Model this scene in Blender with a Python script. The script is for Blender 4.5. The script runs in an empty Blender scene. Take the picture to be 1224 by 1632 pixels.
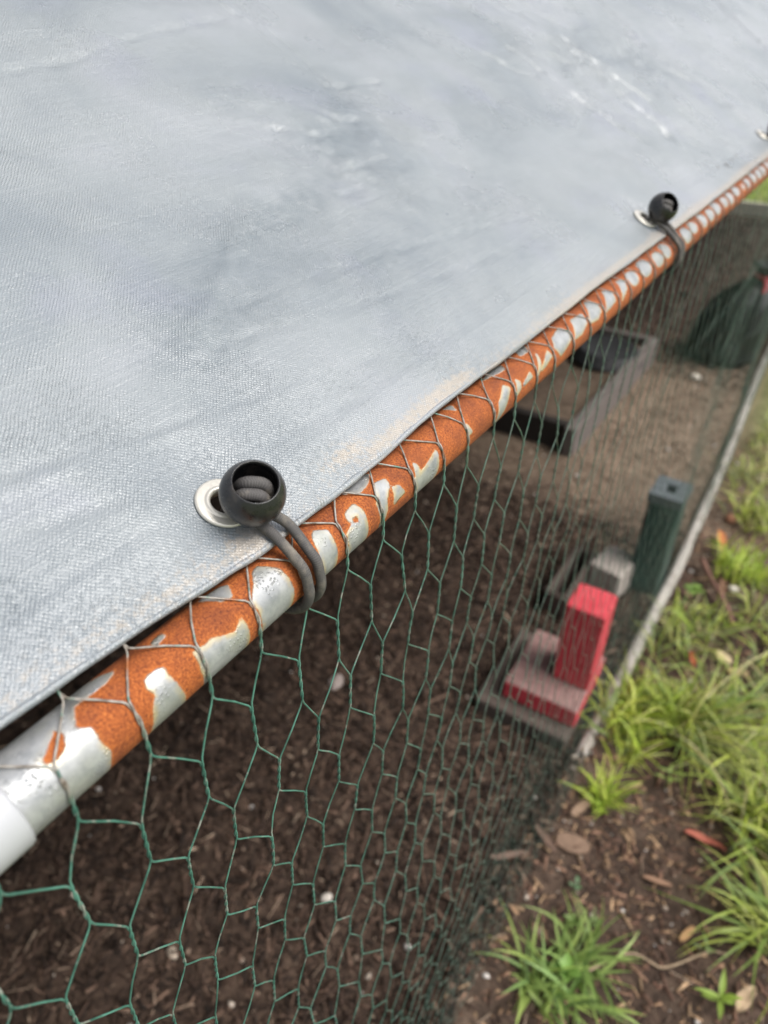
import bpy, bmesh, math, random
import numpy as np

random.seed(7)
RNG = np.random.default_rng(7)
SC = bpy.context.scene
COL = SC.collection
rad = math.radians

# ------------------------------------------------------------------ camera
H = 1.508                      # lens height above the ground, metres
cam_d = bpy.data.cameras.new('camera')
cam = bpy.data.objects.new('camera', cam_d)
COL.objects.link(cam)
cam.location = (0, 0, H)
cam.rotation_euler = (rad(90 - 36.14), 0, rad(33.81))
cam_d.sensor_fit = 'HORIZONTAL'
cam_d.sensor_width = 36
cam_d.lens = 1131 / 1224 * 36
cam_d.clip_start = 0.01
cam_d.clip_end = 300
cam_d.dof.use_dof = True
cam_d.dof.focus_distance = 0.37
cam_d.dof.aperture_fstop = 9
SC.camera = cam

# ------------------------------------------------------------------ sky and sun (bright overcast)
SUN_EL, SUN_AZ = rad(56), rad(75)          # azimuth measured from +Y towards +X
world = bpy.data.worlds.new('World')
SC.world = world
world.use_nodes = True
wn = world.node_tree
wn.nodes.clear()
w_out = wn.nodes.new('ShaderNodeOutputWorld')
w_bg = wn.nodes.new('ShaderNodeBackground')
w_sky = wn.nodes.new('ShaderNodeTexSky')
w_sky.sky_type = 'NISHITA'
w_sky.sun_disc = False
w_sky.sun_elevation = SUN_EL
w_sky.sun_rotation = SUN_AZ
w_sky.air_density = 1.0
w_sky.dust_density = 4.0
w_hsv = wn.nodes.new('ShaderNodeHueSaturation')
w_hsv.inputs['Saturation'].default_value = 0.22      # cloud cover greys the sky
wn.links.new(w_sky.outputs[0], w_hsv.inputs['Color'])
wn.links.new(w_hsv.outputs[0], w_bg.inputs['Color'])
w_bg.inputs['Strength'].default_value = 0.13
wn.links.new(w_bg.outputs[0], w_out.inputs[0])

sun_d = bpy.data.lights.new('sun', 'SUN')
sun_d.energy = 1.5
sun_d.angle = rad(28)
sun_d.color = (1.0, 0.96, 0.9)
sun = bpy.data.objects.new('sun', sun_d)
COL.objects.link(sun)
sun.rotation_euler = (rad(90) - SUN_EL, 0, math.pi - SUN_AZ)
sun.location = (2, 2, 4)

SC.view_settings.view_transform = 'Standard'
SC.view_settings.look = 'None'
SC.view_settings.exposure = 0.90
SC.view_settings.gamma = 1
SC.view_settings.use_curve_mapping = False
SC.cycles.use_denoising = True
SC.cycles.max_bounces = 6
SC.cycles.diffuse_bounces = 3
SC.cycles.glossy_bounces = 2
SC.cycles.transmission_bounces = 4
SC.cycles.caustics_reflective = False
SC.cycles.caustics_refractive = False

# ------------------------------------------------------------------ small helpers
_TAB = {}
def vnoise(x, y, seed=0):
    """smooth value noise in -1..1, numpy arrays"""
    tab = _TAB.get(seed)
    if tab is None: tab = _TAB[seed] = np.random.default_rng(1000 + seed).random((256, 256)) * 2 - 1
    x = np.asarray(x, float); y = np.asarray(y, float)
    xi = np.floor(x).astype(int); yi = np.floor(y).astype(int)
    fx = x - xi; fy = y - yi
    fx = fx * fx * fx * (fx * (fx * 6 - 15) + 10); fy = fy * fy * fy * (fy * (fy * 6 - 15) + 10)
    g = lambda i, j: tab[i % 256, j % 256]
    return (g(xi, yi) * (1 - fx) + g(xi + 1, yi) * fx) * (1 - fy) + (g(xi, yi + 1) * (1 - fx) + g(xi + 1, yi + 1) * fx) * fy

def fbm(x, y, seed=0, o=4):
    s = 0; a_ = 1.0; n_ = 0
    for k in range(o):
        s = s + a_ * vnoise(np.asarray(x) * 2 ** k + 17.3 * k, np.asarray(y) * 2 ** k + 9.1 * k, seed + k); n_ += a_; a_ *= 0.5
    return s / n_

def sstep(a0, b0, x):
    t = np.clip((np.asarray(x, float) - a0) / (b0 - a0), 0, 1)
    return t * t * (3 - 2 * t)

def mesh_obj(name, verts, faces, mat=None, parent=None, smooth=True, attrs=None, vecs=None, cols=None):
    me = bpy.data.meshes.new(name)
    verts = np.asarray(verts, np.float32).reshape(-1, 3)
    if isinstance(faces, np.ndarray):
        nf, k = faces.shape
        me.vertices.add(len(verts)); me.vertices.foreach_set('co', verts.ravel())
        me.loops.add(nf * k); me.loops.foreach_set('vertex_index', faces.astype(np.int32).ravel())
        me.polygons.add(nf)
        me.polygons.foreach_set('loop_start', np.arange(0, nf * k, k, dtype=np.int32))
        me.polygons.foreach_set('loop_total', np.full(nf, k, dtype=np.int32))
        me.update(calc_edges=True)
    else:
        me.from_pydata([tuple(map(float, v)) for v in verts], [], [tuple(int(i) for i in f) for f in faces])
    me.validate()
    if smooth and len(me.polygons):
        me.polygons.foreach_set('use_smooth', np.ones(len(me.polygons), dtype=bool))
    for k, v in (attrs or {}).items():
        at = me.attributes.new(k, 'FLOAT', 'POINT'); at.data.foreach_set('value', np.asarray(v, np.float32))
    for k, v in (vecs or {}).items():
        at = me.attributes.new(k, 'FLOAT_VECTOR', 'POINT'); at.data.foreach_set('vector', np.asarray(v, np.float32).ravel())
    for k, v in (cols or {}).items():
        at = me.attributes.new(k, 'FLOAT_COLOR', 'POINT')
        c = np.ones((len(verts), 4), np.float32); c[:, :3] = v
        at.data.foreach_set('color', c.ravel())
    if mat: me.materials.append(mat)
    ob = bpy.data.objects.new(name, me)
    COL.objects.link(ob)
    if parent is not None: ob.parent = parent
    return ob

def tag(o, label=None, cat=None, group=None, kind=None):
    if label: o['label'] = label
    if cat: o['category'] = cat
    if group: o['group'] = group
    if kind: o['kind'] = kind
    return o

def empty(name, label, cat, group=None, loc=(0, 0, 0)):
    e = bpy.data.objects.new(name, None)
    e.empty_display_size = 0.05
    e.location = loc
    COL.objects.link(e)
    return tag(e, label, cat, group)

def part(name, v, f, mat, parent, **kw):
    """mesh given in world coordinates, made a child of an unrotated parent"""
    v = np.asarray(v, float).reshape(-1, 3) - np.array(parent.location)
    return mesh_obj(name, v, f, mat, parent, **kw)

def grid_faces(nu, nv, wrap=False):
    i = np.arange(nu - 1)[:, None]; m = nv if wrap else nv - 1
    j = np.arange(m)[None, :]; j2 = (j + 1) % nv
    return np.stack([np.broadcast_to(i * nv + j, (nu - 1, m)), np.broadcast_to((i + 1) * nv + j, (nu - 1, m)),
                     (i + 1) * nv + j2, i * nv + j2], -1).reshape(-1, 4)

def frames(P, ref):
    P = np.asarray(P, float)
    t = np.gradient(P, axis=0); t /= np.linalg.norm(t, axis=1)[:, None] + 1e-12
    n_ = ref - (ref * t).sum(1)[:, None] * t
    n_ /= np.linalg.norm(n_, axis=1)[:, None] + 1e-12
    return t, n_, np.cross(t, n_)

def tube(P, r_, sides=8, ref=None, caps=True):
    P = np.asarray(P, float)
    if ref is None:      # parallel transport
        t = np.gradient(P, axis=0); t /= np.linalg.norm(t, axis=1)[:, None] + 1e-12
        n0 = np.cross(t[0], [0.3, 0.2, 0.93]); n0 /= np.linalg.norm(n0)
        ref = np.zeros_like(P); ref[0] = n0
        for i in range(1, len(P)):
            v = ref[i - 1] - (ref[i - 1] @ t[i]) * t[i]; ref[i] = v / (np.linalg.norm(v) + 1e-12)
    t, n_, b_ = frames(P, np.broadcast_to(ref, P.shape))
    r_ = np.broadcast_to(np.asarray(r_, float), (len(P),))
    an = np.linspace(0, 2 * np.pi, sides, endpoint=False)
    V = P[:, None, :] + r_[:, None, None] * (np.cos(an)[None, :, None] * n_[:, None, :] + np.sin(an)[None, :, None] * b_[:, None, :])
    F = grid_faces(len(P), sides, True)
    V = V.reshape(-1, 3)
    if caps:
        F = [tuple(f) for f in F] + [tuple(range(sides - 1, -1, -1)), tuple((len(P) - 1) * sides + k for k in range(sides))]
    return V, F

def lathe(profile, axis_o, axis_d, seg=32, closed=False):
    """profile: (radius, height) list turned about axis_d from axis_o"""
    d = np.array(axis_d, float); d /= np.linalg.norm(d)
    u = np.cross(d, [0.12, 0.9, 0.3]); u /= np.linalg.norm(u); w = np.cross(d, u)
    an = np.linspace(0, 2 * np.pi, seg, endpoint=False)
    pr = np.array(profile, float)
    V = np.array(axis_o) + pr[:, None, 1:2] * d + pr[:, None, 0:1] * (np.cos(an)[None, :, None] * u + np.sin(an)[None, :, None] * w)
    F = grid_faces(len(pr), seg, True)
    if closed:
        k = len(pr) - 1; j = np.arange(seg)
        F = np.concatenate([F, np.stack([k * seg + j, j, (j + 1) % seg, k * seg + (j + 1) % seg], -1)])
    return V.reshape(-1, 3), F

def rough_box(x0, x1, y0, y1, z0, z1, bev=0.006, n_=6, jit=0.0, seed=0, rot=0.0):
    """rounded block with slightly worn, uneven faces"""
    hs = np.array([x1 - x0, y1 - y0, z1 - z0]) / 2
    bm = bmesh.new(); bmesh.ops.create_cube(bm, size=2)
    if n_ > 1: bmesh.ops.subdivide_edges(bm, edges=list(bm.edges), cuts=n_ + 3, use_grid_fill=True)
    else: bmesh.ops.subdivide_edges(bm, edges=list(bm.edges), cuts=2, use_grid_fill=True)
    U = np.array([v.co[:] for v in bm.verts]); bm.verts.index_update()
    F = [[v.index for v in f.verts] for f in bm.faces]
    bm.free()
    k = (n_ + 4) if n_ > 1 else 3; inner = 1 - 2.0 / k            # the outermost ring of faces becomes the rounded edge
    Q = np.where(np.abs(U) <= inner + 1e-6, U / inner * (hs - bev), np.sign(U) * hs)
    C = np.clip(Q, -(hs - bev), hs - bev); D = Q - C
    nrm = np.linalg.norm(D, axis=1)[:, None]
    V = np.where(nrm > 0, C + D / (nrm + 1e-12) * bev, Q)
    if jit:
        V = V + jit * np.stack([fbm(V[:, 1] * 40 + 3, V[:, 2] * 40, seed), fbm(V[:, 0] * 40, V[:, 2] * 40 + 5, seed + 9), fbm(V[:, 0] * 40 + 8, V[:, 1] * 40, seed + 17)], 1)
    c, s = math.cos(rot), math.sin(rot)
    V = np.stack([V[:, 0] * c - V[:, 1] * s, V[:, 0] * s + V[:, 1] * c, V[:, 2]], 1)
    return V + np.array([(x0 + x1) / 2, (y0 + y1) / 2, (z0 + z1) / 2]), F

# ------------------------------------------------------------------ materials
class MT:
    def __init__(s, name):
        s.m = bpy.data.materials.new(name); s.m.use_nodes = True
        s.nt = s.m.node_tree; s.nt.nodes.clear()
        s.out = s.nt.nodes.new('ShaderNodeOutputMaterial')
        s.b = s.nt.nodes.new('ShaderNodeBsdfPrincipled')
        s.nt.links.new(s.b.outputs[0], s.out.inputs[0])
    def n(s, typ, **kw):
        nd = s.nt.nodes.new(typ)
        for k, v in kw.items(): setattr(nd, k, v)
        return nd
    def ln(s, a_, b_):
        s.nt.links.new(a_, b_)
    def put(s, sock, v):
        if hasattr(v, 'is_output') or hasattr(v, 'links'): s.ln(v, sock)
        else: sock.default_value = v
    def coord(s, kind='Object'):
        return s.n('ShaderNodeTexCoord').outputs[kind]
    def attr(s, name, out='Fac'):
        return s.n('ShaderNodeAttribute', attribute_name=name).outputs[out]
    def noise(s, vec, scale, detail=4, rough=0.55, dist=0.0):
        nd = s.n('ShaderNodeTexNoise')
        if vec is not None: s.ln(vec, nd.inputs['Vector'])
        nd.inputs['Scale'].default_value = scale; nd.inputs['Detail'].default_value = detail
        nd.inputs['Roughness'].default_value = rough; nd.inputs['Distortion'].default_value = dist
        return nd.outputs[0]
    def vor(s, vec, scale, out='Distance', feat='F1'):
        nd = s.n('ShaderNodeTexVoronoi', feature=feat)
        s.ln(vec, nd.inputs['Vector']); nd.inputs['Scale'].default_value = scale
        return nd.outputs[out]
    def ramp(s, fac, stops):
        nd = s.n('ShaderNodeValToRGB'); cr = nd.color_ramp
        while len(cr.elements) > 1: cr.elements.remove(cr.elements[-1])
        for i, (p, c) in enumerate(stops):
            e = cr.elements[0] if i == 0 else cr.elements.new(p)
            e.position = p; e.color = (c[0], c[1], c[2], 1) if isinstance(c, (tuple, list)) else (c, c, c, 1)
        s.ln(fac, nd.inputs[0]); return nd.outputs[0]
    def maprange(s, v, a0, a1, b0=0.0, b1=1.0):
        nd = s.n('ShaderNodeMapRange'); s.put(nd.inputs[0], v)
        for i, q in enumerate((a0, a1, b0, b1)): nd.inputs[i + 1].default_value = q
        return nd.outputs[0]
    def math(s, op, a_, b_=0.0):
        nd = s.n('ShaderNodeMath', operation=op); s.put(nd.inputs[0], a_); s.put(nd.inputs[1], b_); return nd.outputs[0]
    def mix(s, fac, a_, b_, blend='MIX'):
        nd = s.n('ShaderNodeMix', data_type='RGBA', blend_type=blend)
        s.put(nd.inputs[0], fac)
        for sock, v in ((nd.inputs[6], a_), (nd.inputs[7], b_)):
            if isinstance(v, tuple): sock.default_value = (*v[:3], 1)
            else: s.ln(v, sock)
        return nd.outputs[2]
    def scale(s, vec, sc_):
        nd = s.n('ShaderNodeMapping'); s.ln(vec, nd.inputs[0]); nd.inputs['Scale'].default_value = sc_; return nd.outputs[0]
    def bump(s, h, strength, dist=0.001, normal=None):
        nd = s.n('ShaderNodeBump'); s.ln(h, nd.inputs['Height'])
        nd.inputs['Strength'].default_value = strength; nd.inputs['Distance'].default_value = dist
        if normal is not None: s.ln(normal, nd.inputs['Normal'])
        return nd.outputs[0]
    def fin(s, col=None, rough=0.6, metal=0.0, normal=None, spec=0.5):
        if col is not None:
            if isinstance(col, tuple): s.b.inputs['Base Color'].default_value = (*col, 1)
            else: s.ln(col, s.b.inputs['Base Color'])
        s.put(s.b.inputs['Roughness'], rough); s.put(s.b.inputs['Metallic'], metal)
        s.b.inputs['Specular IOR Level'].default_value = spec
        if normal is not None: s.ln(normal, s.b.inputs['Normal'])
        return s.m

def mat_tarp():
    t = MT('silver_tarp'); uv = t.attr('cloth', 'Vector')
    sx = t.n('ShaderNodeSeparateXYZ'); t.ln(uv, sx.inputs[0])
    wob = t.noise(uv, 80, 2, 0.5)
    Y = t.math('ADD', sx.outputs[0], t.math('MULTIPLY', wob, 0.0022))
    Tt = t.math('ADD', sx.outputs[1], t.math('MULTIPLY', t.noise(uv, 65, 2, 0.5), 0.0022))
    w1 = t.math('SINE', t.math('MULTIPLY', Y, math.pi / 0.00108)); w2 = t.math('SINE', t.math('MULTIPLY', Tt, math.pi / 0.00115))
    weave = t.math('MULTIPLY', w1, w2)
    thread = t.math('ADD', t.math('MULTIPLY', t.math('ABSOLUTE', w1), 0.5), weave)
    amp = t.math('MULTIPLY', t.maprange(t.noise(uv, 14, 3), 0.35, 0.7, 0.25, 1.0), t.maprange(t.noise(uv, 320, 2), 0.3, 0.65, 0.1, 1.25))
    thread = t.math('MULTIPLY', thread, amp)
    streak = t.noise(t.scale(uv, (5, 260, 1)), 1.0, 4, 0.7)
    streak2 = t.noise(t.scale(uv, (160, 6, 1)), 1.0, 3, 0.7)
    grain = t.noise(uv, 900, 3)
    h = t.math('ADD', t.math('MULTIPLY', thread, 0.42), t.math('ADD', t.math('MULTIPLY', streak, 0.7), t.math('ADD', t.math('MULTIPLY', streak2, 0.35), t.math('MULTIPLY', grain, 0.55))))
    nrm = t.bump(h, 0.95, 0.0007)
    big = t.noise(uv, 5.5, 4, 0.6, 0.6)
    col = t.ramp(big, [(0.30, (0.150, 0.172, 0.193)), (0.5, (0.205, 0.225, 0.240)), (0.70, (0.243, 0.258, 0.280))])
    lilac = t.maprange(t.noise(uv, 9, 3), 0.55, 0.72)
    col = t.mix(t.math('MULTIPLY', lilac, 0.45), col, (0.205, 0.216, 0.275))
    col = t.mix(t.maprange(streak, 0.54, 0.72, 0, 0.40), col, (0.17, 0.19, 0.20))
    col = t.mix(t.maprange(thread, -0.1, -0.9, 0, 0.45), col, (0.15, 0.17, 0.18))
    # sandy grit along the hem
    dirt = t.math('MULTIPLY', t.attr('grit'), t.maprange(t.math('ADD', t.noise(uv, 240, 5, 0.8), t.math('MULTIPLY', t.maprange(t.attr('grit'), 0.6, 1.0), 0.14)), 0.50, 0.62))
    col = t.mix(t.math('MULTIPLY', dirt, 0.58), col, (0.37, 0.30, 0.225))
    damp = t.math('MULTIPLY', t.attr('damp'), t.maprange(t.noise(uv, 110, 4), 0.3, 0.6, 0.3, 1.0))
    col = t.mix(t.math('MULTIPLY', damp, 0.75), col, (0.105, 0.128, 0.145))
    speck = t.maprange(t.vor(uv, 95), 0.035, 0.02)
    col = t.mix(t.math('MULTIPLY', speck, t.maprange(t.noise(uv, 30, 2), 0.6, 0.66)), col, (0.06, 0.055, 0.05))
    rough = t.maprange(t.noise(uv, 12, 4), 0.3, 0.7, 0.24, 0.37)
    return t.fin(col, rough, 0.0, nrm, 0.9)

def mat_rusty_pipe():
    t = MT('rusty_galvanised_pipe'); o = t.coord()
    sil = t.attr('clean')           # signed distance to the edge of the bare zinc, in millimetres
    edge = t.math('ADD', sil, t.math('ADD', t.math('MULTIPLY', t.math('SUBTRACT', t.noise(o, 420, 4, 0.7), 0.5), 1.5), t.math('MULTIPLY', t.math('SUBTRACT', t.noise(o, 110, 3), 0.5), 1.8)))
    clean = t.maprange(edge, -0.35, 0.35)
    g1 = t.noise(o, 950, 4, 0.7); g2 = t.noise(o, 70, 4, 0.6)
    rust = t.ramp(g1, [(0.30, (0.075, 0.015, 0.005)), (0.47, (0.27, 0.062, 0.009)), (0.70, (0.48, 0.150, 0.030))])
    rust = t.mix(t.maprange(g2, 0.46, 0.72, 0, 0.55), rust, (0.14, 0.034, 0.012))
    core = t.maprange(t.math('ADD', edge, t.math('MULTIPLY', t.noise(o, 45, 4, 0.65), 4.0)), 0.8, -2.6)
    rust = t.mix(t.math('MULTIPLY', core, t.maprange(t.noise(o, 28, 3), 0.40, 0.66, 0.0, 0.65)), rust, t.ramp(g1, [(0.3, (0.045, 0.011, 0.005)), (0.6, (0.165, 0.036, 0.009))]))
    rust = t.mix(t.maprange(edge, -1.3, -0.1, 0.0, 0.35), rust, (0.48, 0.16, 0.03))
    ochre = t.math('MULTIPLY', t.maprange(edge, 3.0, 0.0), t.math('MULTIPLY', t.math('ADD', t.math('MULTIPLY', t.attr('low'), 0.7), 0.3), t.maprange(t.noise(o, 160, 3), 0.35, 0.55)))
    zinc = t.ramp(t.noise(o, 130, 4, 0.65), [(0.3, (0.22, 0.23, 0.24)), (0.6, (0.35, 0.355, 0.36)), (0.8, (0.43, 0.43, 0.425))])
    zinc = t.mix(t.maprange(t.noise(o, 55, 2), 0.5, 0.72, 0, 0.5), zinc, (0.30, 0.305, 0.25))
    zinc = t.mix(t.math('MULTIPLY', ochre, 0.62), zinc, (0.60, 0.44, 0.17))
    col = t.mix(clean, rust, zinc)
    drop = t.maprange(t.vor(o, 650), 0.40, 0.1)
    hr = t.math('MULTIPLY', t.math('SUBTRACT', 1.0, clean), t.math('ADD', g1, 0.8))
    hz = t.math('MULTIPLY', clean, t.math('MULTIPLY', drop, t.maprange(t.noise(o, 60, 2), 0.5, 0.6, 0, 0.9)))
    nrm = t.bump(t.math('ADD', hr, hz), 0.8, 0.0006)
    rough = t.mix(clean, (0.85, 0.85, 0.85), (0.38, 0.38, 0.38))
    sep = t.n('ShaderNodeSeparateColor'); t.ln(rough, sep.inputs[0])
    return t.fin(col, sep.outputs[0], t.math('MULTIPLY', clean, 0.35), nrm, 0.5)

def mat_galv(name, tint=(0.45, 0.46, 0.46), stain=(0.22, 0.15, 0.09)):
    t = MT(name); o = t.coord()
    c = t.mix(t.noise(o, 60, 4), tint, tuple(q * 0.75 for q in tint))
    c = t.mix(t.maprange(t.noise(o, 9, 4), 0.52, 0.66), c, stain)
    return t.fin(c, t.maprange(t.noise(o, 40, 3), 0.3, 0.7, 0.35, 0.6), 0.35, t.bump(t.noise(o, 300, 3), 0.3, 0.0005))

def mat_wire():
    t = MT('green_coated_wire'); o = t.coord()
    chip = t.maprange(t.noise(o, 130, 4, 0.7), 0.55, 0.62)
    bare = t.math('MAXIMUM', t.math('MULTIPLY', t.attr('bare'), t.maprange(t.noise(o, 210, 3), 0.34, 0.44)), t.math('MULTIPLY', chip, 0.75))
    green = t.ramp(t.noise(o, 90, 3), [(0.35, (0.034, 0.100, 0.077)), (0.65, (0.082, 0.205, 0.160))])
    metal = t.ramp(t.noise(o, 260, 3), [(0.3, (0.10, 0.075, 0.055)), (0.5, (0.22, 0.195, 0.17)), (0.75, (0.34, 0.32, 0.29))])
    rusty = t.maprange(t.noise(o, 37, 3), 0.66, 0.72)
    metal = t.mix(rusty, metal, (0.25, 0.08, 0.02))
    return t.fin(t.mix(bare, green, metal), 0.33, 0.0, t.bump(t.noise(o, 700, 2), 0.3, 0.0003), 0.5)

def mat_plain(name, col, rough=0.5, metal=0.0, nscale=60, var=0.25, bump=0.2, bscale=200, bdist=0.0006, spec=0.5, dust=None):
    t = MT(name); o = t.coord()
    c = t.mix(t.noise(o, nscale, 4), tuple(q * (1 - var) for q in col), tuple(min(1, q * (1 + var)) for q in col))
    if dust: c = t.mix(t.maprange(t.noise(o, nscale * 0.6, 5, 0.7), 0.5, 0.75, 0, dust[1]), c, dust[0])
    return t.fin(c, t.maprange(t.noise(o, nscale * 2, 3), 0.3, 0.7, max(0, rough - 0.08), min(1, rough + 0.1)), metal, t.bump(t.noise(o, bscale, 4), bump, bdist), spec)

def mat_vcol(name, rough=0.8, trans=0.0, bump=0.3, bscale=250, spec=0.3, grain=0.3):
    t = MT(name); o = t.coord(); c = t.attr('col', 'Color')
    c = t.mix(t.maprange(t.noise(o, bscale * 0.6, 3), 0.3, 0.7, 0, grain), c, (0.02, 0.014, 0.01), 'MIX') if grain else c
    m = t.fin(c, rough, 0, t.bump(t.noise(o, bscale, 3), bump, 0.0008), spec)
    if trans:
        tr = t.n('ShaderNodeBsdfTranslucent'); t.ln(c, tr.inputs[0])
        mx = t.n('ShaderNodeMixShader'); mx.inputs[0].default_value = trans
        t.ln(t.b.outputs[0], mx.inputs[1]); t.ln(tr.outputs[0], mx.inputs[2]); t.ln(mx.outputs[0], t.out.inputs[0])
    return m

def mat_painted_block():
    """red masonry paint worn off the top face down to grey concrete, as the attribute 'worn' says"""
    t = MT('red_painted_concrete'); o = t.coord()
    red = t.ramp(t.noise(o, 45, 4), [(0.3, (0.42, 0.030, 0.045)), (0.7, (0.58, 0.070, 0.088))])
    grey = t.ramp(t.noise(o, 90, 5, 0.7), [(0.3, (0.17, 0.095, 0.088)), (0.7, (0.30, 0.185, 0.17))])
    wn_ = t.maprange(t.math('ADD', t.attr('worn'), t.math('MULTIPLY', t.math('SUBTRACT', t.noise(o, 60, 5, 0.7), 0.5), 0.45)), 0.42, 0.54)
    return t.fin(t.mix(wn_, red, grey), 0.75, 0, t.bump(t.noise(o, 260, 4), 0.5, 0.001), 0.3)

def mat_ground():
    t = MT('soil_and_mulch'); o = t.coord()
    n1 = t.noise(o, 38, 6, 0.72); n2 = t.noise(o, 6, 4)
    dark = t.ramp(n1, [(0.3, (0.016, 0.010, 0.0075)), (0.5, (0.050, 0.032, 0.023)), (0.72, (0.115, 0.077, 0.055))])
    sand = t.ramp(n1, [(0.3, (0.11, 0.076, 0.053)), (0.55, (0.21, 0.155, 0.112)), (0.75, (0.32, 0.245, 0.185))])
    f = t.math('ADD', t.attr('dry'), t.math('MULTIPLY', t.math('SUBTRACT', n2, 0.5), 0.8))
    col = t.mix(t.maprange(f, 0.25, 0.75), dark, sand)
    lawn = t.mix(t.noise(o, 18, 3), (0.11, 0.16, 0.035), (0.19, 0.24, 0.07))
    col = t.mix(t.attr('lawn'), col, lawn)
    return t.fin(col, 0.9, 0, t.bump(t.noise(o, 120, 6, 0.7), 0.9, 0.006), 0.25)

M = dict(
    tarp=mat_tarp(), pipe=mat_rusty_pipe(), wire=mat_wire(), ground=mat_ground(), red=mat_painted_block(),
    galv=mat_galv('weathered_galvanised_pipe', (0.42, 0.42, 0.42), (0.30, 0.20, 0.13)),
    rail=mat_plain('chalky_pale_pipe', (0.50, 0.46, 0.42), 0.65, 0.0, 18, 0.35, 0.3, 200, 0.0006, 0.4, ((0.15, 0.10, 0.07), 0.95)),
    white=mat_plain('white_plastic', (0.36, 0.365, 0.385), 0.35, 0, 40, 0.03, 0.05),
    nickel=mat_plain('pale_nickel_grommet', (0.62, 0.59, 0.53), 0.38, 0.55, 300, 0.12, 0.25, 700, 0.0003),
    ball=mat_plain('black_plastic_ball', (0.015, 0.015, 0.017), 0.30, 0, 160, 0.2, 0.10, 500, 0.0003, 0.5, ((0.16, 0.13, 0.10), 0.30)),
    concrete=mat_plain('grey_concrete', (0.085, 0.066, 0.056), 0.85, 0, 70, 0.35, 0.6, 240, 0.0015, 0.3),
    pale_concrete=mat_plain('pale_concrete', (0.34, 0.30, 0.27), 0.85, 0, 70, 0.3, 0.6, 240, 0.0015, 0.3),
    green_box=mat_plain('dark_green_plastic', (0.012, 0.040, 0.036), 0.5, 0, 30, 0.3, 0.1),
    grey_cap=mat_plain('slate_grey_plastic', (0.085, 0.10, 0.11), 0.6, 0, 30, 0.2, 0.2),
    timber=mat_plain('weathered_grey_timber', (0.135, 0.115, 0.105), 0.8, 0, 25, 0.3, 0.5, 120, 0.001, 0.3),
    shaded_timber=mat_plain('shaded_grey_timber', (0.028, 0.023, 0.020), 0.8, 0, 25, 0.3, 0.5, 120, 0.001, 0.3),  # shade on the near board is put into this darker timber colour
    pale_timber=mat_plain('pale_dry_timber', (0.62, 0.57, 0.48), 0.8, 0, 20, 0.25, 0.5, 120, 0.001, 0.3),
    rubber=mat_plain('black_rubber', (0.016, 0.016, 0.018), 0.65, 0, 30, 0.3, 0.2),
    bucket=mat_plain('black_green_plastic', (0.006, 0.008, 0.008), 0.55, 0, 30, 0.3, 0.1),
    redplastic=mat_plain('red_plastic', (0.50, 0.03, 0.05), 0.45, 0, 30, 0.1, 0.1),
    chip=mat_vcol('wood_chip', 0.85, 0, 0.6, 180),
    blade=mat_vcol('grass_blade', 0.42, 0.45, 0.1, 120, 0.4, 0.0),
    stone=mat_vcol('pebble_stone', 0.7, 0, 0.4, 200),
)

def mat_cord():
    t = MT('grey_elastic_cord'); uv = t.attr('cloth', 'Vector')
    sx = t.n('ShaderNodeSeparateXYZ'); t.ln(uv, sx.inputs[0])
    rib = t.math('SINE', t.math('ADD', t.math('MULTIPLY', sx.outputs[0], 2 * math.pi / 0.00095), sx.outputs[1]))
    o = t.coord()
    c = t.mix(t.maprange(rib, -1, 1), (0.060, 0.056, 0.055), (0.088, 0.083, 0.081))
    c = t.mix(t.maprange(t.noise(o, 90, 4, 0.7), 0.5, 0.75, 0, 0.6), c, (0.26, 0.225, 0.18))
    return t.fin(c, 0.75, 0, t.bump(rib, 0.2, 0.00025), 0.3)
M['cord'] = mat_cord()

# ================================================================== layout of the pen (Y runs along the eave rail, X points out of the pen)
AX, AZ, PR = -0.1845, H - 0.2243, 0.0153        # eave rail: axis and radius
SL = rad(27)                                     # roof pitch
RN = np.array([math.sin(SL), 0, math.cos(SL)])   # roof normal
RD = np.array([-math.cos(SL), 0, math.sin(SL)])  # up the roof
TP = np.array([AX, 0, AZ]) + RN * PR             # where the roof plane touches the rail
ARC = PR * (math.pi / 2 - SL)
LIFT = 0.0040
ROOF_L = 1.15
Y_NEAR, Y_FAR = -1.2, 7.0

def roof_pt(Y, t, lift=0.0):
    Y = np.asarray(Y, float); t = np.asarray(t, float); lift = np.asarray(lift, float)
    z = np.zeros(np.broadcast(Y, t, lift).shape)
    return np.stack([TP[0] + t * RD[0] + lift * RN[0] + z, Y + z, TP[2] + t * RD[2] + lift * RN[2] + z], -1)

def bar_x(Y):      # the bottom rail is bowed a little
    return np.interp(Y, [-1.5, 2.0, 2.7, 3.6, 4.2, 7.0], [-0.182, -0.182, -0.205, -0.255, -0.27, -0.29])

# ------------------------------------------------------------------ ground
def ground_h(x, y):
    x = np.asarray(x, float); y = np.asarray(y, float)
    near = np.clip(1 - (np.abs(x + 0.3) - 1.5) / 2, 0, 1)
    h = 0.010 * fbm(x * 5, y * 5, 3, 4) + 0.005 * fbm(x * 26, y * 26, 8, 3)
    h = h * near
    h = h + 0.036 * np.exp(-((x + 0.17) / 0.07) ** 2) * (1 - sstep(1.02, 1.16, y))
    h = h + 0.022 * np.exp(-((x + 0.165) / 0.04) ** 2) * (1 - sstep(1.36, 1.5, y)) * sstep(1.0, 1.15, y) * (0.7 + 0.5 * vnoise(x * 30, y * 30, 14))
    h = h + 0.030 * np.exp(-((x + 0.19) / 0.06) ** 2) * np.exp(-((y - 2.13) / 0.09) ** 2)
    h = h + 0.012 * np.exp(-((x - 0.02) / 0.2) ** 2) * (1 - sstep(2.5, 3.5, y))
    return h

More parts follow.
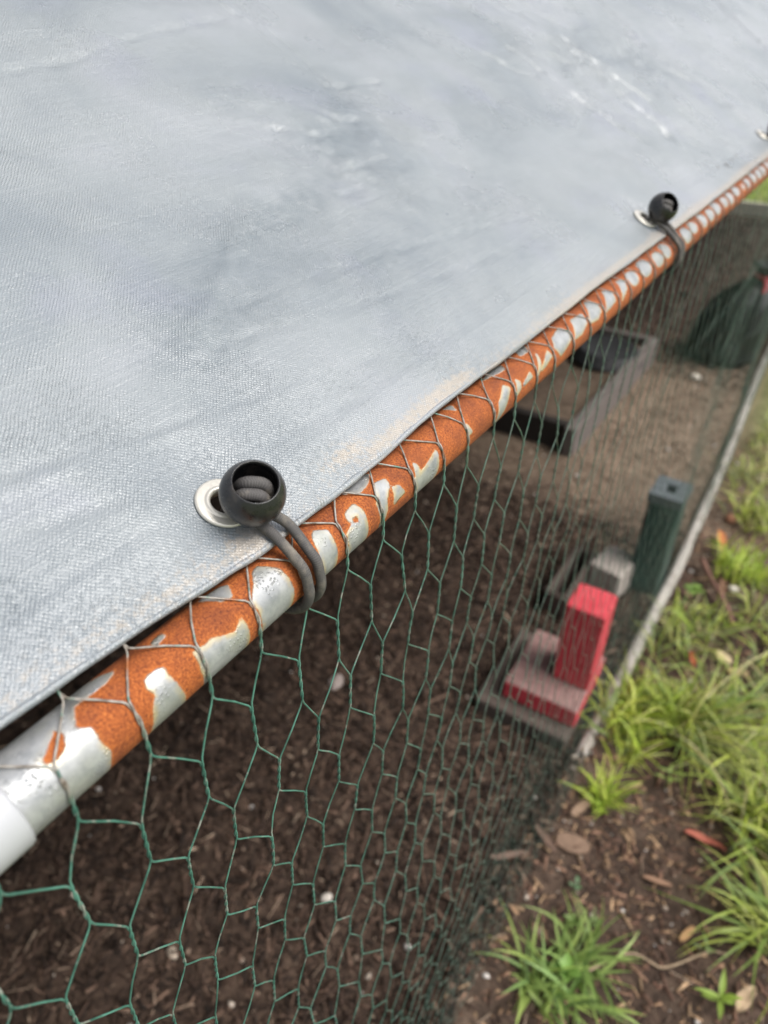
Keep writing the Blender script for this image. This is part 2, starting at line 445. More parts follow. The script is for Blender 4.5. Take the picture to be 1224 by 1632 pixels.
def spaced(lo, a0, b0, hi, fine, grow=1.22):
    mid = np.arange(a0, b0, fine)
    l = []; s = fine; p = a0
    while p > lo: s *= grow; p -= s; l.append(p)
    r_ = []; s = fine; p = mid[-1]
    while p < hi: s *= grow; p += s; r_.append(p)
    return np.array(l[::-1] + list(mid) + r_)

gx = spaced(-120, -1.5, 0.6, 120, 0.014); gy = spaced(-120, 0.1, 4.4, 150, 0.016)
GX, GY = np.meshgrid(gx, gy, indexing='ij')
GZ = ground_h(GX, GY)
bx_ = bar_x(GY)
dry = sstep(1.5, 2.6, GY) * (1 - 0.95 * sstep(3.3, 4.3, GY)) * 0.75 * (GX < 0.5) + 0.25 * sstep(-0.2, 0.0, GX)
dry = np.where(GX < -0.2, dry, np.maximum(0.25, dry * 0.7))
lawn = np.maximum(sstep(6.95, 7.1, GY), np.maximum(sstep(0.45, 1.0, GX), sstep(-2.6, -3.2, GX)))
lawn = np.maximum(lawn, sstep(-0.18, 0.05, GX - bx_ - 0.1) * sstep(2.4, 3.4, GY) * 0.6)
ground = mesh_obj('ground', np.stack([GX, GY, GZ], -1), grid_faces(len(gx), len(gy)), M['ground'],
                  attrs=dict(dry=dry.ravel(), lawn=lawn.ravel()))
tag(ground, kind='structure')

# ------------------------------------------------------------------ pipe frame
frame = empty('pen_frame', 'pipe frame of the poultry pen with rusty eave rail under the tarp edge', 'frame', loc=(AX, 0, 0))

SILVER = {"S1": [[0.0471, -45.9], [0.069, -46.6], [0.0838, -47.0], [0.0939, -13.7], [0.0885, -5.1], [0.0804, -6.9], [0.0756, -9.1], [0.0692, 22.3], [0.0735, 38.0], [0.0731, 58.2], [0.0744, 81.5], [0.0704, 98.7], [0.0433, 100.5], [0.0274, 50.2]], "S2": [[0.0996, 34.2], [0.1038, 32.1], [0.1075, 36.7], [0.1069, 51.2], [0.108, 66.4], [0.1106, 87.3], [0.1142, 126.3], [0.0923, 111.3], [0.0963, 75.6], [0.0999, 58.2], [0.0986, 42.8]], "S3": [[0.1215, 48.1], [0.1266, 53.5], [0.1315, 52.1], [0.1419, 69.0], [0.1467, 56.5], [0.1473, 78.2], [0.1466, 98.9], [0.1215, 99.3], [0.121, 77.9], [0.1218, 64.5]], "S4": [[0.1679, 7.5], [0.1706, 5.5], [0.1767, 32.3], [0.178, 55.0], [0.1778, 80.4], [0.1742, 104.5], [0.1568, 97.7], [0.1572, 72.4], [0.1568, 46.2]], "S5": [[0.1449, -19.3], [0.1521, -13.0], [0.154, -5.5], [0.1507, 15.9], [0.1459, 9.9], [0.1411, -19.0]], "S5b": [[0.1126, -7.3], [0.1179, -11.7], [0.1178, -5.7], [0.1135, -1.5]], "S6": [[0.2064, 20.8], [0.2124, 34.6], [0.2118, 61.7], [0.2095, 86.5], [0.2013, 94.9], [0.2009, 61.7], [0.2032, 30.7]], "S7": [[0.2282, 33.7], [0.2365, 29.8], [0.2385, 47.3], [0.2378, 74.1], [0.2358, 88.3], [0.2214, 92.8], [0.2219, 66.7], [0.2282, 55.9], [0.2272, 40.7]], "S8": [[0.2578, 23.9], [0.2652, 30.1], [0.2647, 41.0], [0.2573, 64.3], [0.2502, 91.6], [0.2496, 58.2]], "S9": [[0.2658, 52.6], [0.2708, 58.2], [0.273, 77.3], [0.2631, 83.6]], "S10": [[0.2426, -29.0], [0.2548, -28.4], [0.2617, -3.4], [0.2543, 12.9], [0.2461, 16.4], [0.2393, -4.5]], "S12": [[0.2852, 73.2], [0.2968, 67.2], [0.3114, 54.5], [0.3103, 72.5], [0.3051, 89.2], [0.2901, 104.4]], "S13": [[0.2899, 44.4], [0.2913, 56.7], [0.2875, 70.4]], "S14": [[0.3489, 54.3], [0.3518, 75.3], [0.346, 75.2]], "S15": [[0.3916, 64.9], [0.4051, 40.2], [0.4094, 53.1], [0.4029, 70.8], [0.3844, 87.0]], "S16": [[0.4209, 47.5], [0.4247, 59.0], [0.4233, 74.2], [0.4178, 81.5]], "S16b": [[0.4417, 57.3], [0.4425, 69.2], [0.4286, 71.7]], "S17": [[0.4624, 30.5], [0.4607, 51.5], [0.4568, 68.2], [0.4526, 78.2]], "S18": [[0.477, 43.7], [0.4788, 60.3], [0.4641, 72.9], [0.4584, 73.9]], "S19": [[0.4155, -24.8], [0.4272, -17.6], [0.4228, 3.0], [0.4149, -0.2], [0.3996, -11.8]], "S19b": [[0.4602, -36.0], [0.4679, -18.4], [0.4593, 5.7], [0.4493, 2.7]], "S19c": [[0.3502, -18.0], [0.3554, -11.9], [0.3519, 5.6]], "S20": [[0.4947, 25.6], [0.5144, 12.3], [0.5185, 43.2], [0.5169, 59.8], [0.4943, 81.0], [0.4882, 48.2]], "S21": [[0.5354, 17.8], [0.5547, 23.8], [0.5523, 52.9], [0.5376, 68.6], [0.5242, 69.1]], "S22": [[0.5786, -6.0], [0.5852, 18.3], [0.5852, 53.8], [0.5744, 67.9], [0.5574, 59.4]], "S23": [[0.6141, 4.8], [0.6217, 23.7], [0.6199, 58.1], [0.5937, 70.2]], "S24": [[0.6463, 11.6], [0.6568, 20.9], [0.652, 52.1], [0.6353, 75.2]]}
RUSTY = {"R1": [[0.065, 5.5], [0.0661, 17.5], [0.0641, 33.3], [0.0591, 39.3], [0.0559, 36.5], [0.0557, 26.9], [0.0592, 20.6], [0.0622, 14.3]], "R2": [[0.231, 46.5], [0.2338, 52.8], [0.2321, 60.4], [0.2291, 53.9]]}

def poly_sd(px, py, poly):
    """signed distance, positive inside"""
    poly = np.array(poly, float); d = np.full(px.shape, 1e9); inside = np.zeros(px.shape, bool)
    for (x0, y0), (x1, y1) in zip(poly, np.roll(poly, -1, 0)):
        ex, ey = x1 - x0, y1 - y0; L = ex * ex + ey * ey + 1e-18
        t = np.clip(((px - x0) * ex + (py - y0) * ey) / L, 0, 1)
        d = np.minimum(d, np.hypot(px - x0 - t * ex, py - y0 - t * ey))
        c = ((y0 > py) != (y1 > py)) & (px < (x1 - x0) * (py - y0) / (y1 - y0 + 1e-18) + x0)
        inside ^= c
    return np.where(inside, d, -d)

def col_y(j):      # where the j-th column of mesh cells sits along the rail
    base = np.arange(-80, 260)
    pit = np.interp(0.0574 + base * 0.034, [0.25, 0.6], [0.0322, 0.0356])
    Yc = np.concatenate([[0], np.cumsum(pit)])[:-1]; Yc = Yc - Yc[80] + 0.0574
    return np.interp(j, base, Yc)

ry = np.concatenate([np.arange(-1.2, 0.0, 0.02), np.arange(0.0, 1.5, 0.0018), np.arange(1.5, 3.0, 0.006), np.arange(3.0, Y_FAR + 0.01, 0.05)])
rth = np.radians(np.concatenate([np.arange(-60, 120, 5.0), np.arange(120, 300, 12.0)]))
RY, RT = np.meshgrid(ry, rth, indexing='ij')
S_ = PR * RT
clean = np.full(RY.shape, -9e-3)
for pl in SILVER.values():
    q = [(y, PR * rad(th if th < 84 else 140)) for y, th in pl]
    clean = np.maximum(clean, poly_sd(RY, S_, q) + (0.0011 if q[0][0] > 0.27 else 0.0008))
# away from the near end the zinc survives inside each cell of the mesh and rusts along the wires
for j in range(11, 210):
    yc = float(col_y(j + 0.50 + 0.10 * math.sin(j * 2.3)))
    if yc < 0.66: continue
    if j % 9 == 4: w_, hth, cth = 0.007, 18, 44
    else: w_, hth, cth = 0.0128 + 0.0016 * math.sin(j * 1.7), 33 + 4 * math.sin(j * 3.1), 40 + 5 * math.cos(j * 2.2)
    sel = np.abs(ry - yc) < 0.03
    dy = (RY[sel] - yc + 0.06 * PR * (RT[sel] - rad(cth))) / w_; dt = (RT[sel] - rad(cth)) / rad(hth)
    e = (1 - (np.abs(dy) ** 2.4 + np.abs(dt) ** 2.4) ** (1 / 2.4)) * w_
    clean[sel] = np.maximum(clean[sel], e)
clean = np.where(RY < 0.03, np.maximum(clean, 0.004), clean)
clean = np.where((RT > rad(140)) & (RT < rad(300)), np.maximum(clean, 0.003 * vnoise(RY * 60, RT * 4, 4) - 0.001), clean)
for pl in RUSTY.values():
    clean = np.minimum(clean, -poly_sd(RY, S_, [(y, PR * rad(th)) for y, th in pl]))
V = np.stack([AX + PR * np.sin(RT), RY, AZ + PR * np.cos(RT)], -1)
part('eave_rail', V, grid_faces(len(ry), len(rth), True), M['pipe'], frame,
     attrs=dict(clean=np.clip(clean * 1000, -6, 6).ravel(), low=sstep(rad(25), rad(60), RT).ravel()))['label'] = 'galvanised eave rail blistered with orange rust between zinc patches'

sl = [(0.0154, 0.0), (0.0166, -0.0004), (0.0170, -0.0016), (0.0170, -0.10), (0.0154, -0.1005)]
V, F = lathe(sl, (AX, 0.0418, AZ), (0, 1, 0), 48)
part('sleeve', V, F, M['white'], frame)['label'] = 'plain white sleeve on the near end of the eave rail'
yb = np.linspace(-1.2, 7.0, 120)
Pb = np.stack([bar_x(yb), yb, np.full_like(yb, 0.016)], 1)
V, F = tube(Pb, 0.0175, 14); part('bottom_rail', V, F, M['rail'], frame)
RIDGE = roof_pt(0, ROOF_L - 0.02, -0.016)
BACKX = 2 * RIDGE[0] - AX
V, F = tube([(RIDGE[0], -1.2, RIDGE[2]), (RIDGE[0], 3, RIDGE[2]), (RIDGE[0], 7, RIDGE[2])], PR, 14); part('ridge_rail', V, F, M['galv'], frame)
for z in (AZ, 0.016):
    V, F = tube([(BACKX, -1.2, z), (BACKX, 3, z), (BACKX, 7, z)], PR, 14); part('back_rail', V, F, M['galv'], frame)
for y in (-1.19, 6.98):
    for x in (AX, BACKX):
        xb = float(bar_x(y)) if x == AX else x
        V, F = tube([(xb, y, -0.05), ((xb + x) / 2, y, 0.6), (x, y, AZ - 0.01)], PR, 14); part('corner_post', V, F, M['galv'], frame)
for y in (-1.19, 6.9):
    for x in (AX, BACKX):
        V, F = tube([(x, y, AZ), ((x + RIDGE[0]) / 2, y, (AZ + RIDGE[2]) / 2), (RIDGE[0], y, RIDGE[2])], 0.012, 12); part('rafter', V, F, M['galv'], frame)

# ------------------------------------------------------------------ tarpaulin roof
GROM = [(0.1803, 0.0379), (0.8007, 0.0362), (1.4412, 0.0395)]
ET = np.array([(-1.2, 0.018), (0.0527, 0.0169), (0.0764, 0.0159), (0.1052, 0.0149), (0.1438, 0.0116), (0.178, 0.0084), (0.243, 0.0081), (0.3371, 0.0108), (0.4207, 0.0102), (0.5595, 0.0106), (0.6823, 0.0097), (0.81, 0.0082), (1.0028, 0.0062), (1.3413, 0.0060), (7.1, 0.0060)])
edge_t = lambda Y: np.interp(Y, ET[:, 0], ET[:, 1])
CREASES = [ # (points in Y,t), height, width
    ([(0.18, 0.352), (0.306, 0.365), (0.358, 0.371), (0.426, 0.388), (0.59, 0.423)], -0.0012, 0.0024),
    ([(0.576, 0.47), (0.584, 0.405), (0.577, 0.351), (0.587, 0.306)], 0.0014, 0.003),
    ([(0.603, 0.47), (0.597, 0.384), (0.592, 0.31)], -0.0014, 0.003),
    ([(0.59, 0.34), (0.579, 0.307), (0.60, 0.306), (0.656, 0.306)], -0.0018, 0.003),
    ([(0.470, 0.268), (0.484, 0.262), (0.492, 0.252), (0.512, 0.249)], -0.0018, 0.0026),
    ([(0.488, 0.207), (0.51, 0.208), (0.535, 0.205)], -0.0016, 0.0026),
    ([(0.452, 0.188), (0.477, 0.186)], -0.0014, 0.0026),
    ([(0.53, 0.283), (0.541, 0.262), (0.57, 0.255)], -0.0018, 0.003),
    ([(1.149, 0.40), (1.153, 0.297), (1.125, 0.194), (1.137, 0.132), (1.12, 0.09)], 0.0028, 0.006),
    ([(1.18, 0.33), (1.165, 0.26), (1.19, 0.18)], -0.0028, 0.006),
    ([(1.534, 0.45), (1.44, 0.23), (1.485, 0.04)], 0.0035, 0.007),
    ([(2.36, 0.47), (2.175, 0.204), (2.12, 0.1)], 0.0045, 0.010),
    ([(0.994, 0.33), (0.999, 0.243), (1.015, 0.117)], -0.0022, 0.005),
    ([(0.90, 0.35), (0.935, 0.29), (0.965, 0.275)], -0.0022, 0.005),
    ([(0.375, 0.205), (0.293, 0.154), (0.236, 0.12)], 0.0010, 0.007),
    ([(0.115, 0.103), (0.239, 0.076), (0.335, 0.061)], -0.0006, 0.0016),
    ([(0.109, 0.095), (0.181, 0.083), (0.281, 0.067)], 0.0006, 0.0016),
    ([(0.097, 0.078), (0.185, 0.054), (0.30, 0.044)], -0.0006, 0.0016),
    ([(0.25, 0.115), (0.40, 0.093), (0.60, 0.075)], -0.0007, 0.0018),
    ([(0.28, 0.135), (0.43, 0.125), (0.62, 0.098)], -0.0007, 0.0018),
]
ty = np.concatenate([np.arange(Y_NEAR, 0.0, 0.05), np.arange(0.0, 1.25, 0.003), np.arange(1.25, 2.6, 0.008), np.arange(2.6, Y_FAR + 0.12, 0.05)])
tt = np.concatenate([np.arange(0, 0.48, 0.003), np.arange(0.48, ROOF_L + 0.001, 0.03)])
TY, TT = np.meshgrid(ty, tt, indexing='ij')
T_ = edge_t(TY) + TT * (ROOF_L - edge_t(TY)) / ROOF_L
inn = sstep(0.0, 0.05, TT)
w = 0.0060 * fbm(TY * 2.6, T_ * 4.5, 20, 3) + 0.0032 * fbm(TY * 7, T_ * 9, 25, 3)
far = sstep(0.55, 1.3, TY)
w = w + far * (0.0075 * fbm(TY * 5, T_ * 8 + TY * 2, 30, 4))
crump = np.exp(-((TY - 0.53) / 0.11) ** 2 - ((T_ - 0.235) / 0.085) ** 2) + 0.9 * np.exp(-((TY - 1.2) / 0.25) ** 2 - ((T_ - 0.26) / 0.13) ** 2) + far * 0.35
w = w + crump * 0.0036 * (1 - 2 * np.abs(fbm(TY * 24, T_ * 24, 40, 4)))
w = w * (0.15 + 0.85 * inn)
for pts, hgt, wid in CREASES:
    pts = np.array(pts); d = np.full(TY.shape, 9.0)
    lo, hi = pts.min(0) - 0.05, pts.max(0) + 0.05
    sel = (TY > lo[0]) & (TY < hi[0]) & (T_ > lo[1]) & (T_ < hi[1])
    wob = 0.003 * vnoise(TY[sel] * 60, T_[sel] * 60, 51)
    dd = np.full(wob.shape, 9.0)
    for (x0, y0), (x1, y1) in zip(pts[:-1], pts[1:]):
        ex, ey = x1 - x0, y1 - y0; k = np.clip(((TY[sel] - x0) * ex + (T_[sel] - y0) * ey) / (ex * ex + ey * ey), 0, 1)
        dd = np.minimum(dd, np.hypot(TY[sel] - x0 - k * ex, T_[sel] - y0 - k * ey))
    w[sel] += 1.25 * hgt * np.exp(-((dd + wob) / wid) ** 2)
w = w + 0.0007 * (1 - sstep(0.030, 0.033, TT))                     # doubled hem
w = w + 0.0012 * np.exp(-((TT - 0.047) / 0.012) ** 2) * vnoise(TY * 9, TY * 0, 60)
for gy_, gt_ in GROM:
    dg = np.hypot(TY - gy_, T_ - gt_)
    phi = np.arctan2(T_ - gt_, TY - gy_)
    w = w * sstep(0.012, 0.045, dg) + 0.0011 * np.exp(-((dg - 0.026) / 0.012) ** 2) * vnoise(3 + 2.2 * np.cos(phi) + gy_ * 9, 3 + 2.2 * np.sin(phi), 64) - 0.0006 * np.exp(-((dg - 0.017) / 0.005) ** 2)
P = roof_pt(TY, T_, LIFT + w)
F = grid_faces(len(ty), len(tt))
flatY, flatT = TY.ravel(), T_.ravel()
keep = np.ones(len(F), bool)
for gy_, gt_ in GROM:
    keep &= ~(np.hypot(flatY[F] - gy_, flatT[F] - gt_).min(1) < 0.0078)
F1 = F[keep]
# the far slope of the gable, out of sight behind the ridge
ridge_row = P[:, -1, :]
by = ty[::6]; br = np.linspace(0, 1, 12)
B0 = ridge_row[::6]
Bp = B0[:, None, :] + br[None, :, None] * (np.array([BACKX - 0.02, 0, AZ + 0.02]) - np.array([B0[0, 0], 0, B0[0, 2]]))[None, None, :]
base = P.size // 3
F2 = grid_faces(len(by), len(br)) + base
grit = np.exp(-((TT - 0.006) / 0.009) ** 2) * (0.65 + 0.6 * vnoise(TY * 14, TT * 20, 70))
grit = np.maximum(grit, 1.2 * np.exp(-((TY - 0.175) / 0.022) ** 2 - ((T_ - 0.016) / 0.012) ** 2))
grit = np.maximum(grit, 1.0 * np.exp(-((TY - 0.255) / 0.03) ** 2 - ((T_ - 0.022) / 0.008) ** 2))
grit = np.maximum(grit, 1.0 * (1 - sstep(0.005, 0.013, TT)) * (0.55 + 0.45 * sstep(0.3, 0.6, TY)))
damp = np.zeros(TY.shape)
for gy_, gt_ in GROM:
    dg = np.hypot(TY - gy_, T_ - gt_); damp = np.maximum(damp, np.exp(-((dg - 0.012) / 0.010) ** 2) * sstep(0.02, -0.01, T_ - gt_))
damp = np.maximum(damp, 0.5 * np.exp(-((TT - 0.040) / 0.010) ** 2) * sstep(0.35, 0.05, TY))
damp = np.maximum(damp, 0.55 * np.exp(-((TY - 0.255) / 0.035) ** 2 - ((T_ - 0.13) / 0.045) ** 2))
for by_, bt_, sy_, st_, am_ in ((0.36, 0.155, 0.03, 0.04, 0.6), (0.42, 0.125, 0.06, 0.018, 0.6), (0.50, 0.245, 0.035, 0.03, 0.7), (0.565, 0.285, 0.03, 0.02, 0.7), (0.53, 0.19, 0.05, 0.02, 0.5), (0.99, 0.31, 0.08, 0.03, 0.4)):
    damp = np.maximum(damp, am_ * np.exp(-((TY - by_) / sy_) ** 2 - ((T_ - bt_) / st_) ** 2))
def band(pts, wid):
    d_ = np.full(TY.shape, 9.0)
    for (x0, y0), (x1, y1) in zip(pts[:-1], pts[1:]):
        ex, ey = x1 - x0, y1 - y0; k_ = np.clip(((TY - x0) * ex + (T_ - y0) * ey) / (ex * ex + ey * ey), 0, 1)
        d_ = np.minimum(d_, np.hypot(TY - x0 - k_ * ex, T_ - y0 - k_ * ey))
    return np.exp(-(d_ / wid) ** 2)
ragged = sstep(-0.45, 0.45, fbm(TY * 9 + T_ * 6, T_ * 26, 92, 4))
damp = np.maximum(damp, 0.95 * ragged * band([(0.60, 0.31), (0.47, 0.22), (0.33, 0.165), (0.24, 0.12)], 0.030))
damp = np.maximum(damp, 0.75 * ragged * band([(1.02, 0.35), (0.82, 0.24), (0.66, 0.17), (0.48, 0.10)], 0.040))
damp = np.maximum(damp, 0.55 * ragged * band([(1.5, 0.30), (1.25, 0.18), (0.95, 0.10)], 0.05))
damp = np.maximum(damp, 0.30 * sstep(0.1, 0.5, fbm(TY * 3 - T_ * 3, T_ * 11, 90, 3)) * sstep(0.25, 0.4, TY))
nb = Bp.size // 3
tarp = mesh_obj('tarp', np.concatenate([P.reshape(-1, 3), Bp.reshape(-1, 3)]), np.concatenate([F1, F2]), M['tarp'],
                attrs=dict(grit=np.concatenate([np.clip(grit, 0, 1).ravel(), np.zeros(nb)]), damp=np.concatenate([np.clip(damp, 0, 1).ravel(), np.zeros(nb)])),
                vecs=dict(cloth=np.concatenate([np.stack([flatY, flatT, flatY * 0], 1), np.stack([Bp[..., 1].ravel(), 2 + Bp[..., 0].ravel(), np.zeros(nb)], 1)])))
yy_ = np.linspace(Y_NEAR, Y_FAR + 0.1, 90); zz_ = np.linspace(0, 1, 10); DY, DZ = np.meshgrid(yy_, zz_, indexing='ij')
dv = np.stack([BACKX - 0.03 + 0.02 * fbm(DY * 4, DZ * 2, 96, 2), DY, AZ + 0.02 - DZ * (AZ + 0.01)], -1)
xx_ = np.linspace(BACKX - 0.03, AX - 0.03, 50); EX, EZ = np.meshgrid(xx_, zz_, indexing='ij')
top_ = np.where(EX > RIDGE[0], AZ + (AX - EX) * math.tan(SL), AZ + (EX - BACKX) * math.tan(SL))
ev = np.stack([EX, Y_NEAR - 0.02 + 0.015 * fbm(EX * 4, EZ * 2, 97, 2), top_ - EZ * (top_ - 0.0)], -1)
for nm_, vv_, nn_ in (('back_shade_sheet', dv, (90, 10)), ('end_shade_sheet', ev, (50, 10))):  # unseen sheets, added to keep light out of the back and near end
    z_ = np.zeros(vv_.size // 3)
    mesh_obj(nm_, vv_, grid_faces(*nn_), M['tarp'], tarp, attrs=dict(grit=z_, damp=z_), vecs=dict(cloth=np.stack([vv_[..., 0].ravel() + vv_[..., 1].ravel(), vv_[..., 2].ravel(), z_], 1)))
so = tarp.modifiers.new('thickness', 'SOLIDIFY'); so.thickness = 0.0009; so.offset = -1
tag(tarp, 'large silver grey woven tarp stretched as a roof over the pen', 'tarp')
hy = np.concatenate([np.arange(-1.2, 0, 0.05), np.arange(0, 1.6, 0.004), np.arange(1.6, 7.05, 0.05)])
hp = roof_pt(hy, edge_t(hy) + 0.0008 + 0.0005 * vnoise(hy * 26, hy * 0, 65), LIFT - 0.0002 + 0.0006 * vnoise(hy * 40, hy * 0, 61))
V, F = tube(hp, 0.0017 + 0.00025 * vnoise(hy * 70, hy * 0, 62), 10)
hem = mesh_obj('hem', V, F, M['tarp'], tarp, attrs=dict(grit=np.clip(np.repeat(0.50 + 0.45 * sstep(0.30, 0.6, hy) + 0.3 * vnoise(hy * 22, hy * 0, 63), 10), 0, 1), damp=np.zeros(len(V))),
               vecs=dict(cloth=np.stack([np.repeat(hy, 10), np.tile(np.arange(10) * 0.001, len(hy)), np.zeros(len(V))], 1)))
gprof = [(0.0067, -0.0035), (0.0064, 0.0002), (0.0067, 0.0014), (0.0076, 0.0020), (0.0086, 0.0019), (0.0091, 0.0013), (0.0096, 0.0012), (0.0125, 0.0013), (0.0134, 0.0009), (0.0137, 0.0001), (0.0134, -0.0006), (0.0085, -0.0010), (0.0085, -0.0035)]
GRING = 'shiny pale metal grommet ring pressed into the tarp hem'
for gy_, gt_ in GROM:
    V, F = lathe(gprof, roof_pt(gy_, gt_, LIFT + 0.0006), RN, 48, True)
    mesh_obj('grommet', V, F, M['nickel'], tarp)['label'] = GRING

# ------------------------------------------------------------------ chicken wire
wire_root = empty('chicken_wire', 'green coated hexagonal chicken wire hung from the rusty rail to the ground', 'chicken wire', loc=(AX, 0, 0))
WR = 0.00050
def wire_surface(v, Y):
    """point and outward normal at path length v below the roof tangent line"""
    v = np.asarray(v, float); Y = np.asarray(Y, float)
    th = SL + np.clip(v, 0, ARC) / PR
    x = AX + PR * np.sin(th); z = AZ + PR * np.cos(th)
    up = np.minimum(v, 0); dn = np.maximum(v - ARC, 0)
    x = x - up * RD[0]; z = z - up * RD[2] - dn
    f = np.clip(dn / (AZ - 0.02), 0, 1)
    x = x + f * (bar_x(Y) + 0.0165 - (AX + PR))
    x = x + np.sin(math.pi * f) * (0.012 * vnoise(Y * 3.1, f * 4, 101)) + sstep(0.0, 0.04, dn) * 0.0022 * vnoise(Y * 22, v * 22, 102)
    P_ = np.stack([x, Y, z], -1); N_ = np.stack([np.sin(th), 0 * th, np.cos(th)], -1)
    return P_, N_
ROWS = 25
J0, J1 = -10, 200
rs = np.random.default_rng(55)
nodeY = rs.normal(0, 0.0010, (ROWS + 1, J1 - J0 + 3)); nodeV = rs.normal(0, 0.0011, (ROWS + 1, J1 - J0 + 3)); tilt = rs.normal(-0.0012, 0.0009, (ROWS + 1, J1 - J0 + 3))
def row_v(q): return np.where(q == 0, -0.040, 0.004 + 0.0543 * (q - 1))
def twist_at(q, j):
    off = 0.5 if q == 0 else (0.0 if q % 2 else 0.60)
    yc = float(col_y(j + off)); k = j - J0 + 1
    big = 0.004 * float(vnoise(yc * 5, q * 0.55, 77)) * min(1, q / 3)
    v0 = float(row_v(q)) + nodeV[q, k] + (0.004 * float(vnoise(yc * 4, q * 0.3, 78)) if q > 1 else 0)
    return yc + nodeY[q, k] + big, v0, tilt[q, k]
def strand_path(j, side, fine):
    """side +1: leans to the right hand column on even rows; -1: to the left"""
    VV, YY, OO = [], [], []
    nt = 17 if fine == 2 else (9 if fine == 1 else 4)
    turns = 2
    for q in range(ROWS):
        jj = j if (q % 2 or side > 0) else j - 1
        yc, v0, tl = twist_at(q, jj)
        s = side if q % 2 else -side
        u = np.linspace(0, 1, nt)
        ln_ = 0.0275
        ph = 2 * np.pi * turns * u
        OO.append(np.stack([s * WR * 1.05 * np.cos(ph), WR * 1.05 * np.sin(ph) * s], 1))
        VV.append(v0 + u * ln_); YY.append(yc + tl * u)
        if fine:
            # rounded shoulder and the free run to the next twist
            j2 = j if ((q + 1) % 2 or side > 0) else j - 1
            if q + 1 < ROWS:
                y2, v2, _ = twist_at(q + 1, j2)
                a0 = np.array([v0 + ln_, yc + tl]); b0 = np.array([v2, y2])
                u2 = np.array([0.09, 0.5, 0.91]) if fine == 2 else np.array([0.5])
                bow = 0.0012 * np.sin(np.pi * u2) * (1 if side > 0 else -1) * (1 if q % 2 else -1) * (0.3 + 0.7 * vnoise(np.array([q * 1.7]), np.array([j * 2.3]), 91)[0])
                VV.append(a0[0] + (b0[0] - a0[0]) * u2); YY.append(a0[1] + (b0[1] - a0[1]) * u2 + bow); OO.append(np.zeros((len(u2), 2)))
    v = np.concatenate(VV); y = np.concatenate(YY); o = np.concatenate(OO)
    P_, N_ = wire_surface(v, y)
    P_ = P_ + N_ * (WR * 1.6 + o[:, 1])[:, None]; P_[:, 1] += o[:, 0]
    return P_, N_, v
far_V, far_F, far_B, nfar = [], [], [], 0
for j in range(J0 + 6, J1):
    yj = float(col_y(j))
    if yj > Y_FAR - 0.05: break
    fine = 2 if yj < 0.75 else (1 if yj < 1.6 else 0)
    sides = 6 if fine == 2 else (5 if fine == 1 else 4)
    for side in (1, -1):
        P_, N_, v = strand_path(j, side, fine)
        V, F = tube(P_, WR * (1 - 0.28 * float(sstep(0.3, 0.9, yj))), sides, ref=N_, caps=False)
        bare = np.repeat(1 - sstep(ARC - 0.006, ARC + 0.008, v), sides)
        bare = np.maximum(bare, 0.40 * float(sstep(0.12, 0.55, yj)))
        if yj < 4.6:
            part('wire_strand', V, F, M['wire'], wire_root, attrs=dict(bare=bare))
        else:
            far_V.append(V); far_F.append(F + nfar); far_B.append(bare); nfar += len(V)
tag(part('far_wire', np.concatenate(far_V), np.concatenate(far_F), M['wire'], wire_root, attrs=dict(bare=np.concatenate(far_B))), kind='stuff')

# ------------------------------------------------------------------ ball bungees
def smooth_path(pts, n_=60):
    pts = np.array(pts, float); k = len(pts)
    ext = np.vstack([2 * pts[0] - pts[1], pts, 2 * pts[-1] - pts[-2]])
    out = []
    for i in range(k - 1):
        p0, p1, p2, p3 = ext[i:i + 4]
        for u in np.linspace(0, 1, max(2, n_ // (k - 1)), endpoint=False):
            out.append(0.5 * ((2 * p1) + (-p0 + p2) * u + (2 * p0 - 5 * p1 + 4 * p2 - p3) * u * u + (-p0 + 3 * p1 - 3 * p2 + p3) * u ** 3))
    out.append(pts[-1])
    return np.array(out)

def cord_part(name, P_, r_, parent, sides=14):
    V, F = tube(P_, r_, sides)
    L = np.concatenate([[0], np.cumsum(np.linalg.norm(np.diff(P_, axis=0), axis=1))])
    uvw = np.stack([np.repeat(L, sides), np.tile(np.linspace(0, 2 * np.pi, sides, endpoint=False), len(P_)), np.zeros(len(V))], 1)
    return part(name, V, F, M['cord'], parent, vecs=dict(cloth=uvw))

